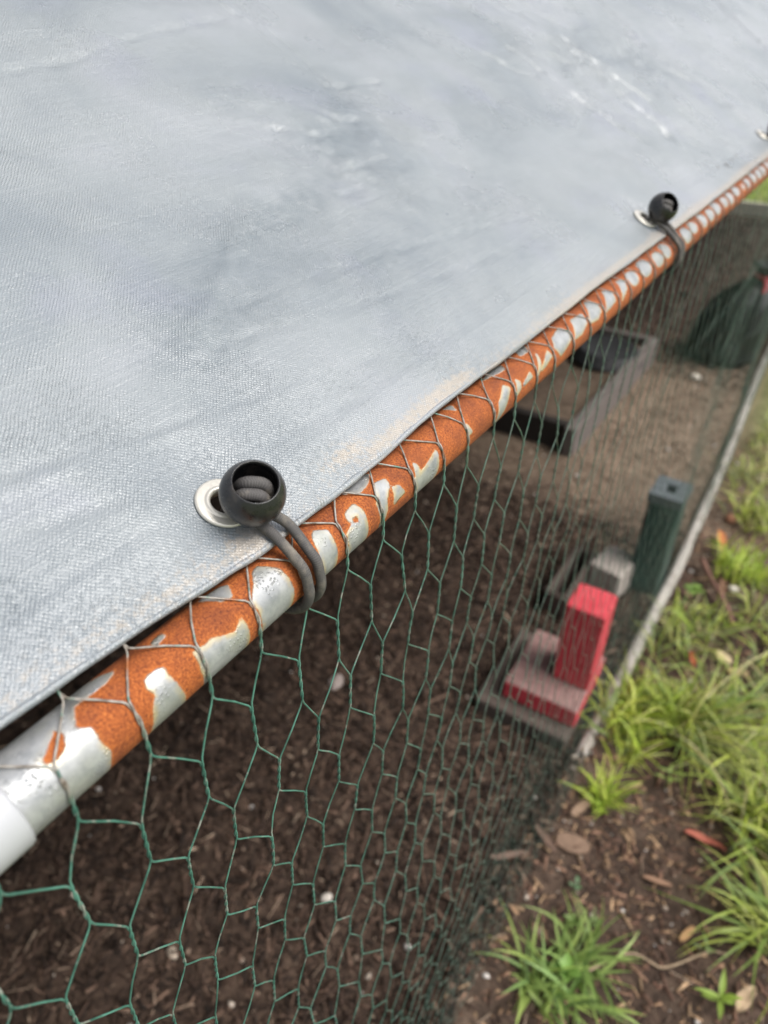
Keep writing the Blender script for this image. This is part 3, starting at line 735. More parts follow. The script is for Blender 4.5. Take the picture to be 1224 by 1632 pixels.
def on_rail(Y, th, g): return np.array([AX + (PR + g) * math.sin(rad(th)), Y, AZ + (PR + g) * math.cos(rad(th))])
CR = 0.0026
def bungee(label, gy_, gt_, ball_c, axis, right, ya, yb):
    root = empty('ball_bungee', label, 'bungee', 'ball bungees tying the tarp to the rail', loc=tuple(roof_pt(gy_, gt_, LIFT)))
    R_ = 0.0149; ax = np.array(axis, float); ax /= np.linalg.norm(ax); c = np.array(ball_c, float)
    a_out = np.linspace(rad(164), rad(46), 30); a_in = np.linspace(rad(47), rad(160), 24)
    prof = [(R_ * math.sin(q), R_ * math.cos(q)) for q in a_out]
    q0 = rad(46); prof += [(R_ * 0.975 * math.sin(q0), R_ * math.cos(q0) + 0.0003), (R_ * 0.945 * math.sin(q0), R_ * math.cos(q0) + 0.0001)]
    prof += [(R_ * 0.90 * math.sin(q), R_ * 0.90 * math.cos(q)) for q in a_in]
    V, F = lathe(prof, c, ax, 56, True)
    part('ball', V, F, M['ball'], root)
    rt = np.array(right, float); rt -= (rt @ ax) * ax; rt /= np.linalg.norm(rt); upv = np.cross(ax, rt)
    if upv[2] < 0: upv = -upv
    bottom = c - ax * R_ * 0.95
    # knotted end of the cord seen through the mouth of the ball
    for k, (u, dep) in enumerate(((0.0020, 0.0062), (-0.0040, 0.0058))):
        xs = np.linspace(-1, 1, 25)
        Pk = np.array([c + ax * (dep - 0.0070 * x * x * abs(x)) + upv * (u + 0.0006 * math.sin(2.5 * x)) + rt * 0.0078 * x * (1 - 0.15 * x * x) for x in xs])
        cord_part('cord_knot', Pk, 0.0029, root)
    # two legs of the loop: over the tarp edge, round the rail and back underneath
    et = float(edge_t(gy_)); g = CR + 0.0014
    lf = LIFT + 0.0016 + CR
    for yy, st in ((ya, 'ball'), (yb, 'hole')):
        wrap = [on_rail(yy, th, g + (0.0012 if th < 75 else 0)) for th in (40, 58, 76, 95, 115, 135, 160, 185, 215)]
        if st == 'ball':
            pts = [c - ax * 0.002, bottom, roof_pt(yy + (c[1] - yy) * 0.35, et + 0.010, lf + 0.0022), roof_pt(yy, et + 0.001, lf + 0.0006)] + wrap
        else:
            pts = [roof_pt(gy_ + 0.001, gt_ - 0.0015, -0.014), roof_pt(gy_ + 0.0005, gt_ - 0.0025, LIFT - 0.001), roof_pt(gy_ + (yy - gy_) * 0.25, gt_ - 0.0085, lf + 0.0006), roof_pt(gy_ + (yy - gy_) * 0.5, gt_ - 0.018, lf + 0.0002), roof_pt(yy - (yy - gy_) * 0.2, et + 0.002, lf)] + wrap
        cord_part('cord', smooth_path(pts, 110), CR, root)
    return root
view1 = np.array([0.6015, -0.5717, 0.558]); up1 = np.array([-0.328, 0.490, 0.8076]); rt1 = np.array([0.831, 0.5565, 0.0])
bungee('near black ball bungee with grey cord knotted in its open mouth', *GROM[0], (-0.1925, 0.1829, H - 0.1789), 0.86 * view1 + 0.46 * up1 + 0.12 * rt1, rt1 - 0.12 * up1, 0.1930, 0.1842)
view2 = np.array([0.2277, -0.9509, 0.2098]); rt2 = rt1 - (rt1 @ view2) * view2; rt2 /= np.linalg.norm(rt2); up2 = np.cross(view2, rt2)
bungee('middle ball bungee standing upright beside the second grommet along the hem', *GROM[1], (-0.1931, 0.807, H - 0.1786), 0.60 * view2 + 0.50 * up2 + 0.62 * rt2, rt2, 0.812, 0.803)
bungee('farthest ball bungee cut off at the right edge of the photo', *GROM[2], (-0.1943, 1.4416 + 0.012, H - 0.178), 0.60 * view2 + 0.50 * up2 + 0.62 * rt2, rt2, 1.452, 1.443)

# ================================================================== things inside the pen
def block(name, label, cat, box, mat, bev=0.006, jit=0.0012, seed=0, rot=0.0, worn=None, n_=7, group=None):
    V, F = rough_box(*box, bev=bev, jit=jit, seed=seed, rot=rot, n_=n_)
    o = np.array([(box[0] + box[1]) / 2, (box[2] + box[3]) / 2, box[4]])
    ob = mesh_obj(name, V - o, F, mat, smooth=False, attrs=dict(worn=worn(V)) if worn else None)
    ob.location = o
    return tag(ob, label, cat, group)

block('concrete_slab', 'thin grey concrete slab lying on the mulch under the flat red block', 'slab', (-0.475, -0.226, 1.125, 1.42, -0.015, 0.045), M['concrete'], 0.008, 0.002, 1, 0.02)
zt = 0.105
block('concrete_block', 'red painted block lying flat with its grey top worn bare', 'block', (-0.418, -0.226, 1.168, 1.385, 0.0455, zt), M['red'], 0.005, 0.0012, 2, 0.03,
      worn=lambda V: sstep(zt - 0.0049, zt - 0.0012, V[:, 2]))
block('concrete_block', 'red painted block standing on end on top of the flat block', 'block', (-0.322, -0.228, 1.245, 1.338, zt + 0.0005, 0.357), M['red'], 0.005, 0.0012, 5, 0.03,
      worn=lambda V: np.full(len(V), 0.06))
# grey hollow half blocks behind the red ones
def hollow_block(label, x0, x1, y0, y1, z0, z1, wall, mat, seed):
    bm = bmesh.new()
    xs = [x0, x0 + wall, x1 - wall, x1]; ys = [y0, y0 + wall, y1 - wall, y1]
    vb = {}
    for k, z in enumerate((z0, z1)):
        for i, x in enumerate(xs):
            for j, y in enumerate(ys): vb[i, j, k] = bm.verts.new((x, y, z))
    for i in range(3):
        for j in range(3):
            if i == 1 and j == 1: continue
            bm.faces.new([vb[i, j, 1], vb[i + 1, j, 1], vb[i + 1, j + 1, 1], vb[i, j + 1, 1]])
            bm.faces.new([vb[i, j, 0], vb[i, j + 1, 0], vb[i + 1, j + 1, 0], vb[i + 1, j, 0]])
    for (i, j), (i2, j2) in [((i, 0), (i + 1, 0)) for i in range(3)] + [((3, j), (3, j + 1)) for j in range(3)] + [((i + 1, 3), (i, 3)) for i in (2, 1, 0)] + [((0, j + 1), (0, j)) for j in (2, 1, 0)] + [((1, 1), (1, 2)), ((1, 2), (2, 2)), ((2, 2), (2, 1)), ((2, 1), (1, 1))]:
        bm.faces.new([vb[i, j, 0], vb[i2, j2, 0], vb[i2, j2, 1], vb[i, j, 1]])
    bmesh.ops.recalc_face_normals(bm, faces=bm.faces)
    bmesh.ops.bevel(bm, geom=[e for e in bm.edges if e.calc_face_angle(0) > 1], offset=0.006, segments=2, affect='EDGES')
    V = np.array([v.co[:] for v in bm.verts]); bm.verts.index_update(); F = [[v.index for v in f.verts] for f in bm.faces]; bm.free()
    V = V + 0.0015 * np.stack([vnoise(V[:, 1] * 50, V[:, 2] * 50, seed), vnoise(V[:, 0] * 50, V[:, 2] * 50, seed + 1), vnoise(V[:, 0] * 50, V[:, 1] * 50, seed + 2)], 1)
    o = np.array([(x0 + x1) / 2, (y0 + y1) / 2, z0])
    ob = mesh_obj('hollow_block', V - o, F, mat, smooth=False); ob.location = o
    return tag(ob, label, 'block')
block('concrete_block', 'pale unpainted concrete cube behind the upright red block', 'block', (-0.392, -0.288, 1.72, 1.85, -0.01, 0.105), M['pale_concrete'], 0.008, 0.002, 8, -0.18)
hollow_block('long grey hollow block tilted in the shade left of the pale cube', -0.475, -0.402, 1.56, 1.82, -0.01, 0.085, 0.016, M['concrete'], 11)

# dark green box with a grey hollow top
gb = empty('feeder_box', 'tall dark green box with a grey collar standing beside the bottom rail', 'feeder', loc=(-0.245, 1.86, 0))
V, F = rough_box(-0.296, -0.205, 1.80, 1.905, -0.01, 0.335, 0.008, n_=3, jit=0.001, seed=20); part('body', V, F, M['green_box'], gb, smooth=False)
ring = []
x0, x1, y0, y1, z0, z1, wl = -0.300, -0.201, 1.796, 1.909, 0.336, 0.366, 0.036
for bx in ((x0, x1, y0, y0 + wl), (x0, x1, y1 - wl, y1), (x0, x0 + wl, y0 + wl, y1 - wl), (x1 - wl, x1, y0 + wl, y1 - wl)):
    V, F = rough_box(*bx, z0, z1, 0.003, n_=1); ring.append((V, F))
VV = np.concatenate([r_[0] for r_ in ring]); FF = []; k = 0
for v, f in ring: FF += [[i + k for i in q] for q in f]; k += len(v)
part('collar', VV, FF, M['grey_cap'], gb, smooth=False)

# timber dust bath frame with a rubber tray
db = empty('dust_bath', 'low timber frame of boards on the floor further back in the pen', 'frame', loc=(-1.0, 3.0, 0))
for nm, bx, mt, lb in (('board', (-0.775, -0.730, 2.44, 3.52, -0.01, 0.125), 'timber', 'long grey board nearest the wire'), ('board', (-1.30, -0.777, 2.47, 2.515, -0.01, 0.120), 'shaded_timber', 'board across the near end, darkened as if in shade'),
                   ('board', (-1.35, -1.305, 2.47, 3.52, -0.01, 0.115), 'timber', None), ('board', (-1.35, -0.73, 3.523, 3.565, -0.01, 0.12), 'timber', None)):
    V, F = rough_box(*bx, 0.004, n_=5, jit=0.0015, seed=33); q = part(nm, V, F, M[mt], db, smooth=False)
    if lb: q['label'] = lb
tr = [(0.0, 0.040), (0.120, 0.041), (0.130, 0.046), (0.142, 0.046), (0.152, 0.038), (0.168, 0.008), (0.178, 0.003), (0.178, 0.0), (0.0, 0.0)]
V, F = lathe(tr, (0, 0, 0), (0, 0, 1), 40)
tray = mesh_obj('rubber_tray', V, F, M['rubber']); tray.location = (-0.90, 3.28, 0.09); tray.rotation_euler = (0.0, rad(3), 0)
tag(tray, 'flat round black rubber tray lying in the corner of the timber frame', 'tray')
# soil fill of the frame
nx = np.linspace(-1.304, -0.776, 40); ny = np.linspace(2.516, 3.522, 60); NX, NY = np.meshgrid(nx, ny, indexing='ij')
fill = part('soil_fill', np.stack([NX, NY, 0.075 + 0.012 * fbm(NX * 9, NY * 9, 44, 4)], -1), grid_faces(40, 60), M['ground'], db, attrs=dict(dry=np.full(2400, 0.55), lawn=np.zeros(2400)))

# slumped black sack
sk = empty('black_sack', 'slumped black plastic sack with a red tie near the fence far back', 'sack', loc=(-0.475, 3.80, 0.0))
sp = np.array([(0.02, 0.0), (0.145, 0.0), (0.168, 0.03), (0.172, 0.10), (0.165, 0.18), (0.148, 0.25), (0.118, 0.32), (0.078, 0.375), (0.040, 0.41), (0.026, 0.43), (0.030, 0.445), (0.055, 0.475), (0.062, 0.49), (0.012, 0.478)])
uu = np.linspace(0, len(sp) - 1, 60); pr_ = np.interp(uu, np.arange(len(sp)), sp[:, 0]); pz_ = np.interp(uu, np.arange(len(sp)), sp[:, 1])
aa = np.linspace(0, 2 * np.pi, 72, endpoint=False); PRr, AA = np.meshgrid(pr_, aa, indexing='ij'); PZ, _ = np.meshgrid(pz_, aa, indexing='ij')
fold = 1 + 0.10 * vnoise(4 + 3.2 * np.cos(AA), 4 + 3.2 * np.sin(AA), 81) * sstep(0.1, 0.4, PZ) * 2 + 0.10 * fbm(AA * 2.2 / np.pi * 4, PZ * 12, 82, 3) * sstep(0.0, 0.05, PZ)
sx_ = 0.095 * (PZ / 0.45) ** 1.6
part('bag', np.stack([sk.location[0] + sx_ + PRr * fold * np.cos(AA), sk.location[1] + PRr * fold * np.sin(AA), PZ], -1), grid_faces(60, 72, True), M['bucket'], sk)
tz = 0.43; ta = np.linspace(0, 2 * np.pi, 25)
tx = sk.location[0] + 0.095 * (tz / 0.45) ** 1.6
V, F = tube(np.stack([tx + 0.034 * np.cos(ta), sk.location[1] + 0.034 * np.sin(ta), tz + 0.004 * np.sin(2 * ta)], 1), 0.009, 8); part('tie', V, F, M['redplastic'], sk)
V, F = tube(smooth_path([(tx + 0.01, sk.location[1] - 0.036, tz), (tx + 0.03, sk.location[1] - 0.055, tz - 0.02), (tx + 0.028, sk.location[1] - 0.070, tz - 0.07)], 12), 0.010, 8); part('tie_end', V, F, M['redplastic'], sk)

# plank closing the far end
V, F = rough_box(BACKX, -0.30, 6.955, 6.995, -0.02, 0.10, 0.005, n_=5, jit=0.002, seed=61)
pk = mesh_obj('end_plank', V - np.array([-1.2, 6.975, 0]), F, M['pale_timber'], smooth=False); pk.location = (-1.2, 6.975, 0)
tag(pk, 'pale timber plank across the far end of the pen floor', 'plank')

# ------------------------------------------------------------------ mulch, chips and pebbles
CUBE_F = np.array([[0, 1, 3, 2], [4, 6, 7, 5], [0, 4, 5, 1], [2, 3, 7, 6], [0, 2, 6, 4], [1, 5, 7, 3]])
def scatter_chips(n_, xr, yr, Lr, wr, tr_, palette, seed, dens=None, lift=0.0, tiltmax=0.35):
    g = np.random.default_rng(seed)
    x = g.uniform(*xr, n_); y = g.uniform(*yr, n_)
    if dens is not None:
        k = g.random(n_) < dens(x, y); x, y = x[k], y[k]
    n_ = len(x)
    L = Lr[0] * (Lr[1] / Lr[0]) ** g.random(n_) ** 1.6; W = np.minimum(L * 0.7, g.uniform(*wr, n_)); Tn = g.uniform(*tr_, n_)
    yaw = g.uniform(0, 2 * np.pi, n_); pit = g.normal(0, tiltmax, n_); rol = g.normal(0, tiltmax, n_)
    u = np.array([[i, j, k] for i in (-.5, .5) for j in (-.5, .5) for k in (-.5, .5)])
    loc = u[None] * np.stack([L, W, Tn], 1)[:, None, :]
    taper = g.uniform(0.35, 1.0, (n_, 2))                       # splintered ends
    s = np.where(u[None, :, 0] > 0, taper[:, 0:1], taper[:, 1:2]); loc[:, :, 1] *= s
    loc[:, :, 1] += (g.random((n_, 1)) - 0.5) * W[:, None] * np.sign(u[None, :, 0]) * 0.6
    cp, sp, cr, sr, cy, sy = np.cos(pit), np.sin(pit), np.cos(rol), np.sin(rol), np.cos(yaw), np.sin(yaw)
    a, b, c = loc[..., 0], loc[..., 1], loc[..., 2]
    b, c = b * cr[:, None] - c * sr[:, None], b * sr[:, None] + c * cr[:, None]
    a, c = a * cp[:, None] - c * sp[:, None], a * sp[:, None] + c * cp[:, None]
    a, b = a * cy[:, None] - b * sy[:, None], a * sy[:, None] + b * cy[:, None]
    z = ground_h(x, y) + Tn * 0.3 + np.abs(np.sin(pit)) * L * 0.25 + lift
    V = np.stack([a + x[:, None], b + y[:, None], c + z[:, None]], -1).reshape(-1, 3)
    F = (CUBE_F[None] + 8 * np.arange(n_)[:, None, None]).reshape(-1, 4)
    pal = np.array(palette); C = 1.25 * pal[g.integers(0, len(pal), n_)] * g.uniform(0.55, 1.45, (n_, 1))
    return V, F, np.repeat(C, 8, 0)
DK = [(0.020, 0.0112, 0.0077), (0.033, 0.019, 0.013), (0.052, 0.031, 0.0215), (0.011, 0.0066, 0.0047), (0.100, 0.063, 0.045), (0.027, 0.0155, 0.011)]
MD = [(0.30, 0.23, 0.17), (0.14, 0.095, 0.07), (0.18, 0.13, 0.095), (0.10, 0.065, 0.047), (0.22, 0.165, 0.12), (0.075, 0.05, 0.038)]
RD_ = [(0.13, 0.072, 0.048), (0.18, 0.105, 0.07), (0.09, 0.052, 0.038), (0.24, 0.15, 0.09), (0.055, 0.034, 0.025), (0.30, 0.20, 0.12), (0.11, 0.06, 0.042)]
def stuff(name, label, sets, mat, cat='mulch'):
    k = 0; Vs, Fs, Cs = [], [], []
    for v, f, c in sets: Vs.append(v); Fs.append(f + k); Cs.append(c); k += len(v)
    ob = mesh_obj(name, np.concatenate(Vs), np.concatenate(Fs), mat, smooth=False, cols=dict(col=np.concatenate(Cs)))
    return tag(ob, label, cat, kind='stuff')
inx = lambda x, y: (x < bar_x(y) + 0.01).astype(float)
no_frame = lambda x, y: inx(x, y) * (1 - ((x > -1.36) & (x < -0.72) & (y > 2.43) & (y < 3.58)))
stuff('bark_mulch', 'dark brown shredded bark mulch covering the pen floor', [
    scatter_chips(15000, (-1.5, -0.14), (0.0, 2.1), (0.010, 0.060), (0.002, 0.0095), (0.001, 0.005), DK, 1, inx),
    scatter_chips(3500, (-1.5, -0.14), (0.0, 2.2), (0.025, 0.085), (0.0015, 0.004), (0.001, 0.003), DK + MD[2:4], 9, inx),
    scatter_chips(1500, (-1.5, -0.14), (0.0, 2.2), (0.006, 0.05), (0.002, 0.007), (0.001, 0.003), MD, 2, inx),
    scatter_chips(9000, (-1.7, -0.2), (1.7, 4.5), (0.008, 0.035), (0.003, 0.009), (0.001, 0.004), MD, 3, lambda x, y: no_frame(x, y) * np.clip((y - 1.5) / 1.2, 0.15, 0.9) * np.clip((4.3 - y) / 0.8, 0.1, 1)),
    scatter_chips(9000, (-1.7, -0.2), (3.4, 6.9), (0.012, 0.05), (0.004, 0.012), (0.002, 0.005), DK, 4, no_frame),
], M['chip'])
outx = lambda x, y: (x > bar_x(y) - 0.02) * np.clip(1.25 - x * 1.2, 0.2, 1) * np.clip(1.6 - y * 0.45, 0.15, 1)
stuff('wood_litter', 'brown wood chips and bark bits strewn on the soil outside the wire', [
    scatter_chips(9000, (-0.2, 0.6), (0.3, 3.0), (0.006, 0.040), (0.002, 0.009), (0.001, 0.004), RD_, 5, outx),
    scatter_chips(2500, (-0.2, 0.6), (0.3, 3.0), (0.006, 0.055), (0.001, 0.003), (0.0008, 0.002), RD_ + MD, 6, outx),
], M['chip'], 'litter')
ico = bmesh.new(); bmesh.ops.create_icosphere(ico, subdivisions=1, radius=1); ico.verts.ensure_lookup_table()
IV = np.array([v.co[:] for v in ico.verts]); IF = np.array([[v.index for v in f.verts] for f in ico.faces]); ico.free()
def scatter_stones(n_, xr, yr, rr_, palette, seed, dens=None):
    g = np.random.default_rng(seed); x = g.uniform(*xr, n_); y = g.uniform(*yr, n_)
    if dens is not None: k = g.random(n_) < dens(x, y); x, y = x[k], y[k]; n_ = len(x)
    r_ = rr_[0] * (rr_[1] / rr_[0]) ** g.random(n_) ** 2
    sc_ = g.uniform(0.6, 1.25, (n_, 1, 3)); V = IV[None] * sc_ * (1 + 0.2 * g.normal(size=(n_, len(IV), 1))) * r_[:, None, None]
    V[..., 2] *= 0.7
    V += np.stack([x, y, ground_h(x, y) + r_ * 0.4], 1)[:, None, :]
    F = (IF[None] + len(IV) * np.arange(n_)[:, None, None]).reshape(-1, 3)
    pal = np.array(palette); C = pal[g.integers(0, len(pal), n_)] * g.uniform(0.7, 1.2, (n_, 1))
    return V.reshape(-1, 3), F, np.repeat(C, len(IV), 0)
PB = [(0.42, 0.36, 0.30), (0.30, 0.24, 0.19), (0.5, 0.47, 0.44), (0.22, 0.16, 0.12)]
stuff('grit', 'pale grit and small stones speckled over the soil', [
    scatter_stones(420, (-1.4, -0.15), (0.1, 4.0), (0.002, 0.009), PB, 11, no_frame),
    scatter_stones(900, (-0.2, 0.6), (0.3, 2.8), (0.002, 0.008), PB, 12)], M['stone'], 'grit')

def pebble(label, x, y, r_, col, seed, sx=(1.2, 0.9, 0.7)):
    g = np.random.default_rng(seed); bm = bmesh.new(); bmesh.ops.create_icosphere(bm, subdivisions=3, radius=r_)
    V = np.array([v.co[:] for v in bm.verts]); F = np.array([[v.index for v in f.verts] for f in bm.faces]); bm.free()
    V = V * np.array(sx) * (1 + 0.22 * fbm(V[:, 0] / r_ * 1.3 + seed, V[:, 1] / r_ * 1.3 + V[:, 2] / r_, seed, 3))[:, None]
    ob = mesh_obj('pebble', V, F, M['stone'], cols=dict(col=np.tile(np.array(col), (len(V), 1))))
    ob.location = (x, y, float(ground_h(x, y)) + r_ * 0.35); ob.rotation_euler = (0, 0, seed)
    return tag(ob, label, 'pebble')
pebble('bright white pebble on bare soil in front of the black sack', -0.506, 3.47, 0.020, (0.75, 0.70, 0.60), 3)
pebble('pale pebble on the mulch below the middle of the wire', -0.495, 0.526, 0.010, (0.5, 0.46, 0.41), 4)
pebble('flat grey stone on the mulch under the rusty rail', -0.819, 0.988, 0.020, (0.30, 0.25, 0.23), 5, (1.5, 0.9, 0.5))
pebble('small buff pebble on the mulch at the lower left', -0.68, 0.276, 0.011, (0.42, 0.35, 0.28), 6)
pebble('off white stone in the grass beside the brown stick', -0.010, 1.966, 0.013, (0.62, 0.58, 0.52), 7)
pebble('terracotta pebble outside the rail near the green box', -0.10, 2.345, 0.020, (0.33, 0.15, 0.09), 8)
pebble('white pebble between the green box and the pale cube', -0.305, 1.90, 0.012, (0.7, 0.66, 0.6), 9)

# ------------------------------------------------------------------ leaves, sticks and larger bark pieces
def leaf(label, p0, p1, wid, col, curl=0.006, name='fallen_leaf', lift=0.006):
    p0 = np.array(p0, float); p1 = np.array(p1, float); d = p1 - p0; L = np.linalg.norm(d); d /= L; nrm = np.array([-d[1], d[0]])
    u = np.linspace(0, 1, 15); wv = wid * 0.5 * np.sin(np.pi * u ** 0.8) ** 0.8 + 0.0004
    V = []
    for s in (-1, -0.5, 0, 0.5, 1):
        q = p0[None] + d[None] * (u * L)[:, None] + nrm[None] * (s * wv + 0.06 * L * np.sin(np.pi * u))[:, None]
        z = ground_h(q[:, 0], q[:, 1]) + lift + curl * (abs(s) ** 2) + 0.006 * np.sin(3 * u * np.pi) * 0.6 + 0.004
        V.append(np.stack([q[:, 0], q[:, 1], z], -1))
    V = np.array(V); o = V.mean((0, 1))
    ob = mesh_obj(name, V - o, grid_faces(5, 15), M['chip'], cols=dict(col=np.tile(np.array(col), (75, 1)))); ob.location = o
    ob.modifiers.new('thickness', 'SOLIDIFY').thickness = 0.0007
    return tag(ob, label, 'leaf')
leaf('pink curled eucalyptus leaf lying right of the bare soil', (0.076, 1.066), (0.165, 1.078), 0.016, (0.52, 0.17, 0.12))
leaf('small red leaf tucked in the big grass tuft', (-0.052, 1.585), (-0.028, 1.53), 0.016, (0.42, 0.13, 0.06), lift=0.03)
leaf('orange leaf beside the bottom rail near the green box', (-0.118, 2.23), (-0.088, 2.10), 0.026, (0.50, 0.19, 0.07), lift=0.02)
leaf('pale tan dry leaf at the bottom right corner', (0.248, 0.765), (0.268, 0.825), 0.024, (0.42, 0.31, 0.20), lift=0.02)
leaf('long brown leaf bit beside the white stretch of rail', (-0.055, 1.99), (-0.03, 1.9), 0.02, (0.20, 0.11, 0.07))

def stick(label, pts, r0, r1, col, name='stick'):
    P_ = smooth_path(pts, 30); n_ = len(P_)
    P_[:, 2] += ground_h(P_[:, 0], P_[:, 1]) + 0.0015 * vnoise(np.arange(n_) * 0.9, np.zeros(n_), 5)
    V, F = tube(P_, np.linspace(r0, r1, n_) * (1 + 0.15 * vnoise(np.arange(n_) * 0.7, np.zeros(n_) + 3, 6)), 8)
    o = V.mean(0)
    ob = mesh_obj(name, V - o, F, M['chip'], cols=dict(col=np.tile(np.array(col), (len(V), 1)))); ob.location = o
    return tag(ob, label, 'stick')
stick('reddish brown stick leaning in the bright grass by the rail', [(-0.125, 2.02, 0.035), (-0.05, 1.90, 0.03), (0.0, 1.83, 0.02), (0.024, 1.79, 0.008)], 0.0085, 0.007, (0.19, 0.10, 0.075))
stick('thin pale dry stem curving across the soil at the bottom', [(0.0, 0.685, 0.004), (0.06, 0.762, 0.012), (0.12, 0.775, 0.006), (0.18, 0.845, 0.01), (0.215, 0.87, 0.004)], 0.0024, 0.0016, (0.36, 0.27, 0.18))
stick('short twig inside the wire beside the flat mulch', [(-0.60, 1.02, 0.006), (-0.57, 1.07, 0.012), (-0.545, 1.12, 0.008)], 0.004, 0.003, (0.14, 0.09, 0.065))
stick('dry grass stalk bent over the front of the big grass tuft', [(0.02, 1.38, 0.10), (0.08, 1.52, 0.13), (0.15, 1.66, 0.12), (0.20, 1.78, 0.10)], 0.0034, 0.0018, (0.36, 0.34, 0.16))

def bark(label, x, y, L, W, Tn, yaw, col, seed, z=0.0, tilt=0.1):
    V, F = rough_box(-L / 2, L / 2, -W / 2, W / 2, 0, Tn, min(0.0012, Tn * 0.25), n_=4, jit=0.003, seed=seed)
    V[:, 1] *= 1 - 0.55 * np.clip(np.abs(V[:, 0]) / (L / 2), 0, 1) ** 2
    ob = mesh_obj('bark_piece', V, F, M['chip'], smooth=False, cols=dict(col=np.tile(np.array(col), (len(V), 1))))
    ob.location = (x, y, float(ground_h(x, y)) + z); ob.rotation_euler = (tilt, tilt * 0.6, yaw)
    return tag(ob, label, 'bark', 'larger bark pieces outside the wire')
bark('narrow upright bark piece left of the small bright tuft', -0.130, 0.985, 0.075, 0.020, 0.006, 1.25, (0.24, 0.16, 0.11), 1, 0.008, 0.3)
bark('broad bark flake against the buried foot of the wire', -0.115, 0.895, 0.070, 0.042, 0.007, 0.3, (0.20, 0.13, 0.09), 2, 0.010)
bark('bark splinter half buried just left of the broad flake', -0.165, 0.865, 0.065, 0.016, 0.006, -0.5, (0.15, 0.095, 0.07), 3, 0.012)
bark('orange wood chip alone on the bare soil to the right', 0.139, 0.859, 0.045, 0.014, 0.006, 1.2, (0.42, 0.25, 0.12), 4, 0.004)
bark('cream wood chip in the dry grass behind the big tuft', 0.030, 1.640, 0.050, 0.028, 0.008, -0.3, (0.52, 0.42, 0.25), 5, 0.010)
bark('tan wood chip on its side at the right edge', 0.075, 1.610, 0.055, 0.026, 0.008, 0.4, (0.44, 0.29, 0.17), 6, 0.010)
bark('curled brown chip in the middle of the bare soil', 0.060, 0.930, 0.060, 0.012, 0.006, 0.35, (0.24, 0.14, 0.09), 7, 0.006, 0.25)
bark('long dark sliver among the mulch at the foot of the wire', -0.215, 0.80, 0.085, 0.014, 0.006, 0.75, (0.17, 0.11, 0.085), 8, 0.010)

# ------------------------------------------------------------------ grass
def blades(n_, cx, cy, spread, Lr, wr, seed, lean=(0, 0), el=(50, 88), bend=(40, 130), palette=None, dens=None, seg=7, box=None):
    g = np.random.default_rng(seed)
    if box: x = g.uniform(box[0], box[1], n_); y = g.uniform(box[2], box[3], n_)
    else:
        rr_ = spread * np.sqrt(g.random(n_)); a = g.uniform(0, 2 * np.pi, n_); x = cx + rr_ * np.cos(a); y = cy + rr_ * np.sin(a)
    if dens is not None: k = g.random(n_) < dens(x, y); x, y = x[k], y[k]; n_ = len(x)
    az = g.uniform(0, 2 * np.pi, n_)
    dx = np.cos(az) + lean[0]; dy = np.sin(az) + lean[1]; az = np.arctan2(dy, dx)
    L = g.uniform(*Lr, n_); W = g.uniform(*wr, n_); e0 = np.radians(g.uniform(*el, n_)); bd = np.radians(g.uniform(*bend, n_)) * (L / Lr[1]) ** 0.5
    u = np.linspace(0, 1, seg); e = e0[:, None] - bd[:, None] * u[None] ** 1.4
    e = np.maximum(e, -1.2)
    st = L[:, None] / (seg - 1)
    hx = np.concatenate([np.zeros((n_, 1)), np.cumsum(np.cos(e[:, :-1]) * st, 1)], 1); hz = np.concatenate([np.zeros((n_, 1)), np.cumsum(np.sin(e[:, :-1]) * st, 1)], 1)
    sway = g.normal(0, 0.25, n_)[:, None] * hx * u[None]
    px = x[:, None] + hx * np.cos(az)[:, None] - sway * np.sin(az)[:, None]; py = y[:, None] + hx * np.sin(az)[:, None] + sway * np.cos(az)[:, None]
    gz = ground_h(px, py); pz = np.maximum(ground_h(x, y)[:, None] + hz, gz + 0.003)
    wd = W[:, None] * 0.56 * np.clip(1.12 - u[None] ** 2.2 * 1.1, 0.03, 1) * np.clip(0.55 + 2.5 * u[None], 0, 1)
    tw = g.uniform(-0.6, 0.6, n_)[:, None] + u[None] * g.normal(0, 0.6, n_)[:, None]
    sx, sy = -np.sin(az)[:, None], np.cos(az)[:, None]
    ox, oy, oz = sx * wd * np.cos(tw), sy * wd * np.cos(tw), wd * np.sin(tw)
    A = np.stack([px - ox, py - oy, pz - oz], -1); B = np.stack([px + ox, py + oy, pz + oz], -1); Cc = np.stack([px, py, pz - 0.18 * wd], -1)
    V = np.stack([A, Cc, B], 2).reshape(-1, 3)                                  # n, seg, 3
    b = (np.arange(n_) * seg * 3)[:, None, None]; i = np.arange(seg - 1)[None, :, None] * 3; j = np.arange(2)[None, None, :]
    q = b + i + j
    F = np.stack([q, q + 1, q + 4, q + 3], -1).reshape(-1, 4)
    pal = np.array(palette or GREEN); C = pal[g.integers(0, len(pal), n_)] * g.uniform(0.8, 1.35, (n_, 1))
    C = C[:, None, :] * (0.80 + 0.35 * u[None, :, None]) + (u[None, :, None] < 0.15) * np.array([0.06, 0.05, 0.02])
    return V, F, np.repeat(C.reshape(-1, 3), 3, 0)
GREEN = [(0.36, 0.42, 0.085), (0.29, 0.37, 0.075), (0.44, 0.48, 0.14), (0.21, 0.30, 0.075), (0.48, 0.47, 0.18)]
LIME = [(0.42, 0.52, 0.075), (0.36, 0.48, 0.065), (0.50, 0.56, 0.12), (0.30, 0.41, 0.065)]
DULL = [(0.21, 0.28, 0.10), (0.28, 0.32, 0.14), (0.17, 0.24, 0.08), (0.44, 0.39, 0.20), (0.33, 0.34, 0.14)]
